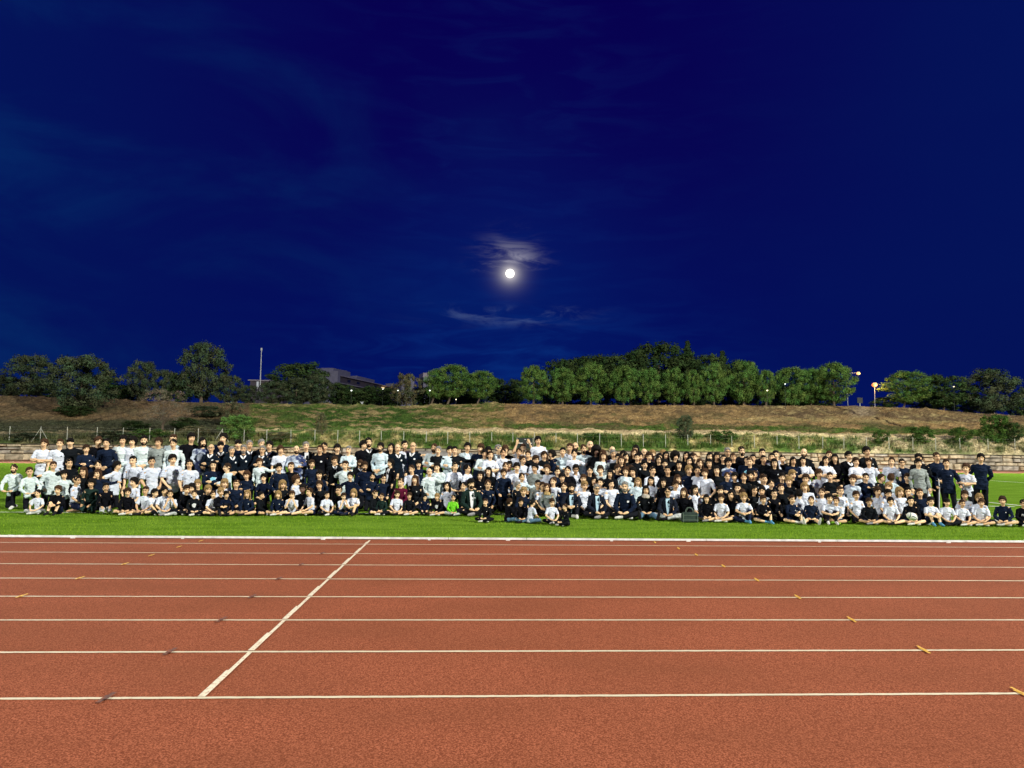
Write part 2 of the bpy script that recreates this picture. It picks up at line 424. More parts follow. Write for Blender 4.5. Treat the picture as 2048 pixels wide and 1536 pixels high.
def hill_p(px, d, rough=True):
    p = at(px, 850, d); z = hill_z(px, d)
    if rough and 73.6 < d < 99.7:
        a = .28 if d < 88 else .34
        z += a*fbm(p.x, p.y, .35, 4) + .16*fbm(p.x, p.y, 1.3, 3, 5)
        if 540 < px < 1000: z += .18*fbm(p.x*.5+p.y, p.y*.4-p.x, .55, 3, 9)
    elif rough and d > 100: z += .06*fbm(p.x, p.y, .5, 3)
    p.z = z; return p
def mixv(a, b, t):
    t = min(1, max(0, t)); return tuple(lerp(x, y, t) for x, y in zip(a, b))
TAN = (.40, .27, .11); STRAW = (.46, .37, .16); GREEN = (.095, .165, .028); DGREEN = (.040, .085, .016); BROWN = (.165, .115, .06); SCRUB = (.085, .085, .045); DIRT = (.27, .18, .085)
def sm(x, a, b): t = min(1, max(0, (x-a)/(b-a))); return t*t*(3-2*t)
def hill_col(p, px, d):
    n1 = fbm(p.x, p.y, .22, 4, 3); n2 = fbm(p.x, p.y, .9, 4, 7); n3 = fbm(p.x*.35+p.y*.9, p.y*.5-p.x*.3, .9, 3, 11); n4 = fbm(p.x, p.y, 3, 2, 13)
    if d < 77.1:
        c = mixv(mixv(GREEN, DGREEN, .5+n4*1.5), STRAW, .14+n2*1.2+n1*.8)
        c = mixv(c, (.50, .42, .25), sm(px, 1640, 1760)*(.5+n2))
        if px < 500: c = mixv(c, SCRUB, .6+n1)
        c = mixv(c, (.62, .50, .27), sm(d, 76.0, 76.8)*sm(px, 760, 900)*.95)
    elif d < 81.5:
        c = mixv((.56, .45, .24), DIRT, .2+n2)
        if px < 800: c = mixv(c, GREEN if px > 480 else SCRUB, (1-sm(px, 700, 800))*(.7+n1))
    else:
        if px < 500:
            up = sm(d, 86, 89); c = mixv(mixv(SCRUB, (.05, .06, .03), .5+n1), mixv(DIRT, BROWN, .5+n2*1.2), up*(.75+n1*.6))
        elif px < 1010:
            g = mixv(GREEN, DGREEN, .5+n2); c = mixv(g, mixv(STRAW, DIRT, .5), sm(n3, .08, .3)*.9)
            c = mixv(c, TAN, sm(px, 820, 1010)*(.2+.6*sm(n1+n2, -.3, .5)))
            c = mixv(c, DIRT, (1-sm(px, 500, 620))*(.4+n1))
            c = mixv(c, STRAW, sm(d, 97, 99.5)*(.35+n2))
        else:
            c = mixv(mixv(TAN, DIRT, .35+n2*1.3), (.12, .09, .045), sm(n2*.7+n4*.5, .05, .45)*.6)
            band = (1-sm(d, 86.2+n1*3, 88+n1*3))*sm(d, 81.5, 82.5)
            c = mixv(c, mixv(DGREEN, GREEN, .5+n2), band*(1.0+n2*.8)); c = mixv(c, GREEN, sm(n1+n2*.5, .0, .4)*.35*(1-sm(d, 92, 96)))
            if px > 1450: c = mixv(c, mixv(BROWN, STRAW, sm(n2+n4*.3, .0, .4)*.8), sm(px, 1450, 1560)*sm(d, 91.5, 93)*(.9+n1))
            c = mixv(c, BROWN, sm(n1, .05, .35)*.55)
            c = mixv(c, STRAW, sm(d, 90, 91)*(1-sm(d, 91.6, 92.4))*.5*sm(px, 1400, 1500))
        c = mixv(c, (.34, .27, .17), sm(d, 92, 94)*max(0, 1-abs(px-1725)/35))
    c = tuple(max(.01, v*(1+n4*.7)) for v in c)
    return c
ds = [73.2+.33*i for i in range(82)]+[100.4, 101.5, 103, 106, 112, 125, 150, 200, 320, 520]
pxs = list(range(-700, 2760, 5))
verts, cols, faces = [], [], []
for d in ds:
    for px in pxs:
        p = hill_p(px, d); verts.append(p); cols.append(hill_col(p, px, d) if d < 103 else (.08, .08, .04))
W_ = len(pxs)
for i in range(len(ds)-1):
    for j in range(W_-1): a = i*W_+j; faces.append((a, a+1, a+1+W_, a+W_))
me = bpy.data.meshes.new('hillside'); me.from_pydata(verts, [], faces); me.shade_smooth()
set_tint(me, cols, 'POINT')
tag(mesh_obj('hillside', me, None, [vcol_mat('hill_soil', .95, 1.0, 2.5, nscale=5)]), kind='structure')
# weeds and dry tufts
hr = random.Random(11)
verts, faces, cols = [], [], []
for i in range(46000):
    px = hr.uniform(-120, 2180)
    d = 73.7+26.8*hr.random()**1.25
    if 76.1 < d < 80.8 and hr.random() < .93: continue
    p = hill_p(px, d); c = hill_col(p, px, d)
    gness = c[1]-c[0]
    k = (1.0 if d < 77 else .38)*(1.25 if gness > 0 else .75)
    for s in range(3):
        h = hr.uniform(.10, .38)*k*(1.5 if hr.random() < .08 else 1); a = hr.uniform(0, 6.28); w2 = hr.uniform(.03, .09)
        q2 = p+Vector((hr.uniform(-.2, .2), hr.uniform(-.2, .2), -.03)); n = len(verts)
        dx, dy = math.cos(a)*w2, math.sin(a)*w2
        verts += [q2-Vector((dx, dy, 0)), q2+Vector((dx, dy, 0)), q2+Vector((hr.uniform(-.12, .12), hr.uniform(-.12, .05), h))]
        faces.append((n, n+1, n+2)); v = hr.uniform(.75, 1.25); cols.append(tuple(x*v for x in c))
me = bpy.data.meshes.new('hill_weeds'); me.from_pydata(verts, [], faces); set_tint(me, cols)
LEAF = vcol_mat('leaf_tint', .85)
tag(mesh_obj('hill_weeds', me, None, [LEAF]), kind='stuff', label='wild grass and weeds growing over the hillside', cat='weeds')
# ------------------------------------------------------------------ stone wall
wr = random.Random(5)
WY = 72.75
verts, faces, cols = [], [], []
def stone(x0, x1, z0, z1, y0):
    n = len(verts); g = .026; ch = min(.07, (z1-z0)*.22)
    col = wr.choice([(.46, .40, .28), (.40, .35, .25), (.50, .42, .28), (.36, .33, .27), (.44, .35, .22), (.30, .27, .21)]); v = wr.uniform(.8, 1.12)
    col = tuple(c*v for c in col)
    x0 += g; x1 -= g; z0 += g; z1 -= g; bulge = wr.uniform(.06, .2)
    def j(a): return a+wr.uniform(-.045, .045)
    back = [(x0, y0+.5, z0), (x1, y0+.5, z0), (x1, y0+.5, z1), (x0, y0+.5, z1)]
    rim = [(j(x0), y0, j(z0) if z0 > .1 else z0), (j(x1), y0, j(z0) if z0 > .1 else z0), (j(x1), y0, j(z1)), (j(x0), y0, j(z1))]
    fr = [(x0+ch, y0-bulge*wr.uniform(.5, 1), z0+ch), (x1-ch, y0-bulge*wr.uniform(.5, 1), z0+ch), (x1-ch, y0-bulge*wr.uniform(.4, 1), z1-ch), (x0+ch, y0-bulge*wr.uniform(.4, 1), z1-ch)]
    verts.extend(back+rim+fr)
    for a, b in ((0, 4), (4, 8)):
        for k in range(4):
            faces.append((n+a+k, n+a+(k+1) % 4, n+b+(k+1) % 4, n+b+k)); cols.append(col)
    faces.append((n+8, n+9, n+10, n+11)); cols.append(col)
x = -75.0
while x < 80:
    wseg = wr.uniform(2.0, 4.5); hs = wr.choice([[.62, .33, .3, .3], [.5, .5, .52], [.66, .42, .44], [.45, .35, .4, .33]])
    z = 0
    for k, h in enumerate(hs):
        xx = x
        top = 1.5 if k == len(hs)-1 else z+h
        while xx < x+wseg-.2:
            ww = wr.uniform(.6, 1.7) * (1.15 if k == 0 else 1); ww = min(ww, x+wseg-xx)
            if x+wseg-xx-ww < .3: ww = x+wseg-xx
            stone(xx, xx+ww, z, top+wr.uniform(-.03, .03) if k == len(hs)-1 else top, WY); xx += ww
        z += h
    x += wseg
me = bpy.data.meshes.new('stone_wall'); me.from_pydata(verts, [], faces); set_tint(me, cols)
swl = mesh_obj('stones', me, None, [vcol_mat('wall_stone', .9, .8, 6, nscale=2.2)])
bm = bmesh.new(); box(bm, (2.5, WY+.45, .70), (160, .7, 1.36)); box(bm, (2.5, WY+.30, 1.515), (160, .85, .05))
core = bm_obj('mortar_core', bm, noisy('wall_mortar', (.09, .075, .05), (.05, .045, .035), 3, .95))
se = empty('stone_wall', (0, WY, 0)); tag(se, 'long low retaining wall of rough pale stone blocks behind the far track', 'wall')
for o in (swl, core): o.parent = se; o.matrix_parent_inverse = Matrix.Translation((0, -WY, 0))
conc = noisy('bare_concrete', (.30, .30, .29), (.22, .22, .21), 1.5, .9)
for (a, b) in ((838, 905), (1265, 1335)):
    p = at(a, 900, 72.3); q2 = at(b, 900, 72.3)
    bm = bmesh.new(); box(bm, ((p.x+q2.x)/2, WY-.32, .62), (q2.x-p.x, .12, 1.24)); box(bm, ((p.x+q2.x)/2, WY-.36, 1.27), (q2.x-p.x+.1, .2, .06))
    tag(bm_obj('concrete_panel', bm, conc), 'plain grey concrete panel against the stone wall, '+('left of the picture centre' if a < 1000 else 'behind the dark-haired crowd right of centre'), 'wall panel', 'concrete panels')
# ------------------------------------------------------------------ fence
fe = empty('wire_fence', (0, 74, 1.4)); tag(fe, 'thin wire fence on pale metal posts along the top of the stone wall', 'fence')
galv = noisy('fence_post', (.50, .52, .44), (.38, .40, .34), 4, .5)
fpx = [-110, -45, 18, 80, 134, 193, 245, 299, 348, 396, 443, 488, 534, 582, 630, 675, 719, 763, 807, 852, 895, 940, 984, 1026, 1069, 1112, 1155, 1199, 1243, 1287, 1331, 1376, 1421, 1464, 1509, 1554, 1598, 1645, 1687, 1732, 1778, 1825, 1871, 1920, 1976, 2029, 2085, 2140]
FD = 73.9
pp = []
bm0 = bmesh.new(); tube(bm0, [(0, 0, 0), (0, 0, 1.85)], .029, 8); pm = bpy.data.meshes.new('post'); bm0.to_mesh(pm); bm0.free(); pm.materials.append(galv)
fi = Matrix.Translation((0, -74, -1.4))
for k, px in enumerate(fpx):
    p = at(px, 880, FD); p.z = 1.3; pp.append(p)
    o = bpy.data.objects.new('post', pm); COL.objects.link(o); o.parent = fe; o.matrix_parent_inverse = fi; o.location = p
    o.rotation_euler = (rnd.uniform(-.02, .02), rnd.uniform(-.02, .02), 0)
for px in (80, 443):
    p = at(px, 880, FD); bm = bmesh.new()
    for s in (-1, 1): tube(bm, [(p.x, p.y, 3.0), (p.x+s*1.0, p.y+.05, 1.35)], .022, 6)
    o = bm_obj('brace', bm, galv, fe); o.matrix_parent_inverse = fi
bm = bmesh.new()
for zz in (1.5, 1.95, 2.4, 2.85, 3.08):
    for a, b in zip(pp, pp[1:]): tube(bm, [(a.x, a.y-.045, zz), (b.x, b.y-.045, zz)], .0018, 4, cap=False)
o = bm_obj('wire_mesh', bm, galv, fe); o.matrix_parent_inverse = fi
# ------------------------------------------------------------------ scoreboard
p = at(1050, 893, 72.9); p.z = 1.54
sb = empty('scoreboard', p); tag(sb, 'black square scoreboard cabinet with two white strips standing on the wall behind the crowd', 'scoreboard')
blk = noisy('black_plastic', (.02, .024, .026), (.035, .04, .042), 5, .5); wht = new_mat('white_sticker', (.75, .76, .74), .6)[0]; grn = noisy('dark_screen', (.03, .05, .045), (.02, .03, .03), 9, .35)
bm = bmesh.new(); box(bm, (0, 0, .58), (1.42, .25, 1.0)); bm_obj('cabinet', bm, blk, sb)
for s in (-1, 1):
    bm = bmesh.new(); box(bm, (s*.43, -.135, .83), (.46, .03, .38)); pn = bm_obj('panel', bm, grn, sb)
    bm = bmesh.new(); box(bm, (s*.43, -.135, .34), (.46, .03, .40)); pn = bm_obj('panel', bm, grn, sb)
    bm = bmesh.new()
    for k in range(6): box(bm, (s*.43-.19+k*.075, -.14, .585), (.062, .03, .075+.01*(k % 2)))
    bm_obj('strip_lettering', bm, wht, sb)
    bm = bmesh.new(); tube(bm, [(s*.76, -.02, -.02), (s*.76, -.02, 1.1)], .03, 8); bm_obj('leg', bm, galv, sb)
bm = bmesh.new(); box(bm, (0, -.14, .93), (.12, .03, .05)); bm_obj('marker', bm, wht, sb)
# ------------------------------------------------------------------ trees
BARK = noisy('bark', (.16, .12, .085), (.09, .07, .05), 6, .95, bump=.6)
def leafcloud(verts, faces, cols, c, rc, n, size, base, var, tr, flat=1.0):
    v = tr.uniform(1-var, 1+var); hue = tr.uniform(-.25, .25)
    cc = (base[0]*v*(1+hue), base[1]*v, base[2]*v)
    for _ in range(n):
        d = Vector((tr.gauss(0, 1), tr.gauss(0, 1), tr.gauss(0, 1))).normalized()
        p = c+Vector((d.x, d.y, d.z*flat))*rc*tr.uniform(.45, 1.08)
        nn = (d+Vector((tr.uniform(-.45, .45), tr.uniform(-.45, .45), tr.uniform(-.2, .55)))).normalized(); u, w2 = basis(nn); a = tr.uniform(0, 6.28)
        u, w2 = u*math.cos(a)+w2*math.sin(a), w2*math.cos(a)-u*math.sin(a)
        s = size*tr.uniform(.6, 1.3); k = len(verts)
        verts += [p-u*s, p+w2*s*.55, p+u*s, p-w2*s*.55]; faces.append((k, k+1, k+2, k+3))
        t = tr.uniform(.9, 1.1); cols.append(tuple(x*t for x in cc))
def crown(kind, seed):
    tr = random.Random(seed); V_, Fc, Cc = [], [], []
    if kind == 'pine':   base, ncl, rc, n, sz, fl = (.105, .195, .042), 150, .090, 100, .0175, 1.0
    elif kind == 'oak':  base, ncl, rc, n, sz, fl = (.066, .090, .044), 150, .09, 90, .019, 1.0
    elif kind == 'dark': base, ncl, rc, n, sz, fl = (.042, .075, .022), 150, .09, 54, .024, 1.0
    elif kind == 'conifer': base, ncl, rc, n, sz, fl = (.030, .052, .02), 130, .06, 45, .022, .6
    elif kind == 'sparse': base, ncl, rc, n, sz, fl = (.20, .17, .12), 110, .09, 60, .010, 1.0
    elif kind == 'olive': base, ncl, rc, n, sz, fl = (.12, .12, .06), 130, .08, 55, .021, 1.0
    elif kind == 'bush': base, ncl, rc, n, sz, fl = (.050, .105, .018), 70, .13, 60, .032, 1.0
    for i in range(ncl):
        z = tr.random(); th = tr.uniform(0, 6.283)
        if kind == 'conifer': r = .47*(1-z)**.85+.02; r *= .75+.25*math.sin(z*60)
        elif kind == 'pine': r = .5*math.sqrt(max(0, 1-((z-.48)/.54)**2))*(1.0 if z > .4 else .80+.5*z)
        else: r = .5*math.sqrt(max(0, 1-((z-.5)/.55)**2))
        lob = 1+.18*noise.noise(Vector((math.cos(th)*1.6+seed, math.sin(th)*1.6, z*2.2)))*1.6
        rr = r*lob*(tr.random()**.35 if tr.random() < .7 else tr.random())
        c = Vector((math.cos(th)*rr, math.sin(th)*rr, .04+z*.92))
        k = rc*tr.uniform(.7, 1.3)
        leafcloud(V_, Fc, Cc, c, k, n, sz, base, .30, tr, fl)
    me = bpy.data.meshes.new('foliage'); me.from_pydata(V_, [], Fc); set_tint(me, Cc); me.materials.append(LEAF)
    return me
def trunkmesh(seed, lean=0, bare=False):
    tr = random.Random(seed); bm = bmesh.new()
    tube(bm, [(-lean*.5, 0, -.25), (-lean*.2, 0, .0), (0, 0, .25), (.0, 0, .6)], [.04, .034, .028, .014], 8)
    for i in range(9 if not bare else 40):
        z0 = tr.uniform(.0, .4) if not bare else tr.uniform(-.1, .3); a = tr.uniform(0, 6.28); ln = tr.uniform(.22, .40); el = tr.uniform(.4, 1.1)
        e = Vector((math.cos(a)*math.cos(el)*ln, math.sin(a)*math.cos(el)*ln, math.sin(el)*ln))
        m_ = Vector((0, 0, z0))+e*.5+Vector((0, 0, .02))
        tube(bm, [(0, 0, z0), m_, Vector((0, 0, z0))+e*(1 if not bare else 1.4)], [.015, .009, .004] if not bare else [.010, .006, .002], 5)
    me = bpy.data.meshes.new('trunk'); bm.to_mesh(me); bm.free(); me.materials.append(BARK); return me
CR_ = {k: [crown(k, s*13+1) for s in range(n)] for k, n in (('pine', 4), ('oak', 3), ('dark', 3), ('conifer', 1), ('sparse', 1), ('olive', 1), ('bush', 3))}
TK = [trunkmesh(1), trunkmesh(2, .35), trunkmesh(3, -.35), trunkmesh(4, 0, True)]
def tree(px, wpx, ytop, ybase, kind, d, label, name='pine_tree', cat='tree', group=None, tk=0, crownfrac=.86):
    if d < 99:
        d = 75.0
        while d < 99.8 and hill_p(px, d).z < at(px, ybase, d).z: d += .15
    p = at(px, ybase, d); t = at(px, ytop, d); H = t.z-p.z; wd = wpx*d/F
    if d > 99: p.z = min(p.z, hill_z(px, min(d, 500))) if d < 110 else p.z
    H = t.z-p.z; ch = H*crownfrac
    wd *= 1.07 if kind == 'pine' else 1.14; e = empty(name, p, rnd.uniform(0, 6.28) if tk in (0, 3) else 0); tag(e, label, cat, group)
    o = bpy.data.objects.new('crown', CR_[kind][rnd.randrange(len(CR_[kind]))]); COL.objects.link(o); o.parent = e; o.scale = (wd*1.0, wd*1.0, ch*1.02); o.location.z = H-ch
    if tk is not None:
        o2 = bpy.data.objects.new('trunk', TK[tk]); COL.objects.link(o2); o2.parent = e
        cz = H-ch; s = max(ch, .3)
        o2.location.z = cz; o2.scale = (s*.9, s*.9, s)
        if tk == 0 and cz < .25*s: pass
    return e
G1 = 'round pines along the hilltop'; G2 = 'taller dark pines behind the hilltop row'; G3 = 'dark trees on the left hilltop'
ORD = ['first', 'second', 'third', 'fourth', 'fifth', 'sixth', 'seventh', 'eighth', 'ninth', 'tenth', 'eleventh', 'twelfth', 'thirteenth', 'fourteenth', 'fifteenth', 'sixteenth', 'seventeenth', 'eighteenth', 'nineteenth', 'twentieth']
def ordn(i): return ORD[i] if i < 20 else {2: 'twenty', 3: 'thirty', 4: 'forty', 5: 'fifty', 6: 'sixty', 7: 'seventy', 8: 'eighty'}[(i+1)//10]+'-'+(ORD[(i+1) % 10-1] if (i+1) % 10 else 'tenth')
pines = [(871, 50, 740, 808, 1, 'leftmost'), (905, 78, 731, 808, 1, ''), (963, 62, 743, 807, 1, '')]
pines2 = [(1067, 62, 733, 810), (1125, 60, 736, 811), (1182, 72, 727, 811), (1247, 60, 732, 810), (1297, 52, 737, 811), (1348, 52, 738, 811), (1388, 38, 742, 811), (1428, 62, 729, 812), (1488, 74, 724, 813), (1532, 42, 742, 812), (1583, 76, 735, 818), (1622, 60, 738, 815), (1668, 86, 728, 812)]
for px, w2, yt, yb, tk, _ in pines:
    tree(px, w2, yt, yb, 'pine', 101.5, {871: 'small round pine on a leaning trunk, leftmost of the three beside the apartment building', 905: 'broad domed pine in the middle of the three left of the gap', 963: 'lower two-stemmed pine just left of the dark gap in the tree row'}[px], group=G1, tk=tk, crownfrac=.78)
for i, (px, w2, yt, yb) in enumerate(pines2):
    tree(px, w2, yt, yb, 'pine', 101.5+(i % 3)*.8, f'round green pine, {ordn(i)} from the left in the long row right of the gap', group=G1, tk=0, crownfrac=.88)
for i, (px, w2, yt) in enumerate([(1118, 90, 724), (1165, 95, 715), (1212, 85, 712), (1262, 100, 706), (1318, 125, 690), (1372, 80, 708), (1425, 80, 711), (1485, 60, 722)]):
    tree(px, w2, yt, 805, 'dark', 122+i % 3*3, f'tall dark pine behind the hilltop row, {ordn(i)} from the left', group=G2, crownfrac=.9)
for i, (px, w2, yt) in enumerate([(1376, 56, 681), (1446, 50, 701)]):
    tree(px, w2, yt, 800, 'conifer', 130, ['tallest pointed fir rising above the pine row', 'shorter pointed fir right of the tallest fir'][i], name='fir_tree', group='pointed firs', crownfrac=.95)
tree(1815, 96, 744, 816, 'pine', 103, 'wide pine on a slanting trunk right of the orange street lamp', tk=1, crownfrac=.80)
tree(1888, 92, 752, 822, 'dark', 104, 'dark bushy tree with a small light in front, right of the slanting pine', name='bushy_tree')
tree(1985, 108, 741, 830, 'oak', 105, 'large rounded reddish dark tree near the right edge', name='broadleaf_tree', crownfrac=.95)
tree(2045, 50, 784, 833, 'dark', 106, 'low dark tree cut by the right edge of the picture', name='broadleaf_tree', crownfrac=.95)
tree(1768, 50, 795, 815, 'dark', 105, 'low dark shrub between the orange lamp and the slanting pine', name='shrub', cat='shrub', crownfrac=.97)
left = [(-10, 55, 752, 793, 'dark', 104, 'dark tree cut by the left edge'), (20, 45, 755, 793, 'oak', 103, 'low tree just inside the left edge'), (58, 82, 712, 794, 'oak', 101.5, 'tall oval tree second from the left edge'), (160, 112, 714, 826, 'oak', 96, 'huge rounded tree growing on the slope at far left'), (205, 55, 750, 800, 'dark', 103, 'dark tree half hidden right of the huge rounded tree'),
    (240, 60, 770, 802, 'dark', 104, 'low dark tree in the dip left of the oval tree'), (285, 56, 724, 803, 'oak', 101.5, 'narrow oval tree left of the bare shrub'), (326, 48, 742, 804, 'oak', 102.5, 'greyish tree behind the bare shrub'), (362, 50, 746, 804, 'dark', 103, 'dark tree left of the tall ragged tree'), (402, 84, 689, 806, 'oak', 102.5, 'tallest ragged tree of the left hilltop'),
    (458, 54, 752, 806, 'oak', 101.5, 'short round tree right of the tall ragged tree'), (497, 40, 771, 806, 'oak', 101.5, 'small round tree left of the thin mast'), (546, 54, 764, 808, 'oak', 101.5, 'round tree just right of the thin mast'), (604, 108, 727, 806, 'dark', 112, 'large dark dome-shaped tree left of the apartment building'), (592, 60, 757, 810, 'oak', 101.5, 'grey-green tree in front of the dark dome-shaped tree'), (632, 58, 752, 810, 'oak', 102, 'grey-green tree below the left end of the apartment building'),
    (680, 60, 768, 810, 'dark', 106, 'dark bush-like tree under the apartment facade'), (735, 76, 774, 810, 'dark', 108, 'dark hedge tree in front of the apartment balconies'), (778, 60, 778, 811, 'dark', 108, 'dark hedge tree left of the olive-coloured tree'), (813, 58, 749, 812, 'olive', 101, 'olive-coloured round tree in front of the second building'), (842, 40, 775, 810, 'dark', 104, 'dark tree right of the olive-coloured tree'),
    (1012, 60, 770, 808, 'dark', 108, 'dark tree filling the gap in the pine row'), (990, 40, 756, 806, 'dark', 115, 'dark tree behind the right edge of the two-stemmed pine'), (1032, 46, 760, 808, 'dark', 116, 'dark tree just left of the long pine row'), (940, 50, 750, 806, 'dark', 112, 'dark tree between the domed pine and the two-stemmed pine')]
for px, w2, yt, yb, kd, d, lb in left: tree(px, w2, yt, yb, kd, d, lb, name='broadleaf_tree', group=G3, crownfrac=.94)
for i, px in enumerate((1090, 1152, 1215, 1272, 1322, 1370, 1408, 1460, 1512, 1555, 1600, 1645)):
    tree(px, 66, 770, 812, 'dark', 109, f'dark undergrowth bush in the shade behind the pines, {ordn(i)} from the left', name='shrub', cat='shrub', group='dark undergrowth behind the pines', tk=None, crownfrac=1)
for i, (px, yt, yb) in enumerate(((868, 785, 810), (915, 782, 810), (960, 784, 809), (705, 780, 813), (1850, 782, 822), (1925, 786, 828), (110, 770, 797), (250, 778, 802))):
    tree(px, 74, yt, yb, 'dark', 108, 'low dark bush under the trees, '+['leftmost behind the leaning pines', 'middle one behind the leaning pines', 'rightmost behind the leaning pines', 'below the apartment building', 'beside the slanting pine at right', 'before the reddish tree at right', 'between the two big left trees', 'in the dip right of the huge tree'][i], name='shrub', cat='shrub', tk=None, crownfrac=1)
tree(325, 84, 778, 862, 'sparse', 84, 'leafless grey shrub with thin twigs on the left slope', name='bare_shrub', cat='shrub', tk=3, crownfrac=.8)
bl = [(476, 66, 830, 880, 'pine', 77, 'bright green bush behind the fence left of centre'), (465, 52, 805, 850, 'olive', 82, 'yellowish bush above the bright green bush'), (641, 24, 826, 868, 'olive', 78, 'small pointed yellow-green sapling behind the fence'), (1371, 32, 832, 880, 'oak', 78, 'lone small dark tree on the slope behind the fence'), (1762, 30, 862, 887, 'bush', 77, 'small round green bush, leftmost of the bushes on the right bank'),
    (1841, 46, 853, 886, 'bush', 77.5, 'spiky green bush second from the left on the right bank'), (1922, 42, 856, 886, 'bush', 77.5, 'round green bush third from the left on the right bank'), (1990, 56, 832, 884, 'bush', 77, 'large green bush near the right edge of the bank'), (2022, 44, 846, 884, 'dark', 78, 'dark bush at the right end of the bank'), (150, 60, 812, 832, 'dark', 92, 'low dark scrub beneath the huge rounded tree'),
    (300, 56, 858, 880, 'bush', 77, 'low green bush behind the fence at left'), (395, 60, 852, 874, 'olive', 79, 'brownish bush behind the fence left of the bright green bush'), (230, 70, 862, 882, 'oak', 77, 'dull scrub bush behind the third fence gap'), (60, 70, 866, 884, 'oak', 77, 'dull scrub bush at far left behind the fence'), (370, 50, 836, 858, 'dark', 84, 'dark shrub right of the leafless shrub'), (415, 60, 812, 834, 'oak', 92, 'dark shrub high on the left slope'),
    (270, 50, 842, 862, 'dark', 84, 'dark shrub left of the leafless shrub'), (560, 60, 864, 884, 'olive', 77, 'yellowish weed bush behind the fence'), (1185, 40, 866, 884, 'bush', 77, 'low green bush behind the fence right of the scoreboard'), (1445, 50, 862, 886, 'bush', 77, 'tall weed bush right of the lone dark tree')]
for px, w2, yt, yb, kd, d, lb in bl: tree(px, w2, yt, yb, kd, d, lb, name='bush', cat='bush', group='bushes on the slope', tk=None if kd != 'oak' or w2 > 40 else 0, crownfrac=1)
# ------------------------------------------------------------------ buildings beyond the trees
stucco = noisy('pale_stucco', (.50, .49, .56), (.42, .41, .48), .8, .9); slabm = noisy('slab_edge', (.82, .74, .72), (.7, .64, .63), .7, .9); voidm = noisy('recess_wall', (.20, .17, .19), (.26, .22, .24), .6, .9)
glassd = new_mat('dark_window', (.03, .035, .05), .15, .6)[0]; litw = emis('lit_window', (1, .72, .36), 1.3); curt = noisy('curtain', (.2, .22, .2), (.15, .16, .15), .6, .9)
A = at(664, 760, 330); A.z = 8; B_ = at(822, 760, 430); B_.z = 8
ln = (Vector((B_.x, B_.y, 0))-Vector((A.x, A.y, 0))).length; rz = math.atan2(B_.y-A.y, B_.x-A.x)
ab = empty('apartment_building', A, rz); tag(ab, 'long pale apartment building with balcony rows and one lit window above the trees', 'building')
ztop = at(690, 751, 335).z-8
def pbox(name, c, s, mat, par, **k):
    bm = bmesh.new(); box(bm, c, s, **k); return bm_obj(name, bm, mat, par)
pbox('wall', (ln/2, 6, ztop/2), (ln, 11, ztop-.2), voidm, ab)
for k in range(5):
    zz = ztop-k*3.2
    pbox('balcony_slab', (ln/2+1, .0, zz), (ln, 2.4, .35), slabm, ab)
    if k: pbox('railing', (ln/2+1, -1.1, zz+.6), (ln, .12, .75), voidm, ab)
for k in range(3):
    for j in range(9):
        xx = 8+j*(ln-12)/8.5; zz = ztop-k*3.2-1.7
        lit = (k == 0 and j == 5)
        w3 = pbox('window', (xx, .42, zz), (3.2 if not lit else 4.4, .15, 1.8), litw if lit else (curt if (j+k) % 3 == 0 else glassd), ab)
        if lit: pbox('window', (xx+5.5, .42, zz-.3), (2.2, .15, 1.1), emis('dim_window', (1, .5, .25), .25), ab)
pbox('end_wall', (-.8, 4, ztop/2+.6), (2.6, 15, ztop+1.2), stucco, ab)
pbox('roof_block', (9, 3.5, ztop+1.4), (18, 8, 2.6), stucco, ab); pbox('roof_block', (20.5, 4.5, ztop+1.9), (3.5, 3, 3.6), stucco, ab)
pbox('roof_block', (44, 5.5, ztop+1.3), (22, 6, 2.2), stucco, ab); pbox('roof_block', (86, 5, ztop+1.5), (7, 4, 2.8), stucco, ab)
A = at(790, 790, 300); A.z = 6
b2 = empty('stepped_building', A, .25); tag(b2, 'pale stepped building with blank walls between the olive-coloured tree and the pines', 'building')
zt = at(850, 753, 300).z-6
pbox('wall', (5, 4, zt*.5-.4), (5, 8, zt-.8), stucco, b2); pbox('wall', (15, 5, zt/2), (8, 10, zt), stucco, b2); pbox('wall', (12.5, 5.2, zt/2+1.2), (3, 9, zt+1.2), slabm, b2)
for j in range(3): pbox('window', (13.5+j*2, -.06, zt-3.4), (1.1, .14, 1.4), glassd, b2)
pbox('roof', (15, 5, zt+.13), (8.6, 10.6, .25), slabm, b2)
A = at(505, 790, 290); A.z = 6; zt = at(520, 762, 290).z-6
b3 = empty('low_building', A, .05); tag(b3, 'dark flat-roofed building behind the thin mast on the left', 'building')
pbox('wall', (5, 5, zt/2), (12, 10, zt), voidm, b3); pbox('roof', (5, 5, zt+.2), (13.4, 12, .4), slabm, b3)
for j in range(3): pbox('window', (2+j*3, -.06, zt-1.4), (1.4, .14, 1.2), glassd, b3)
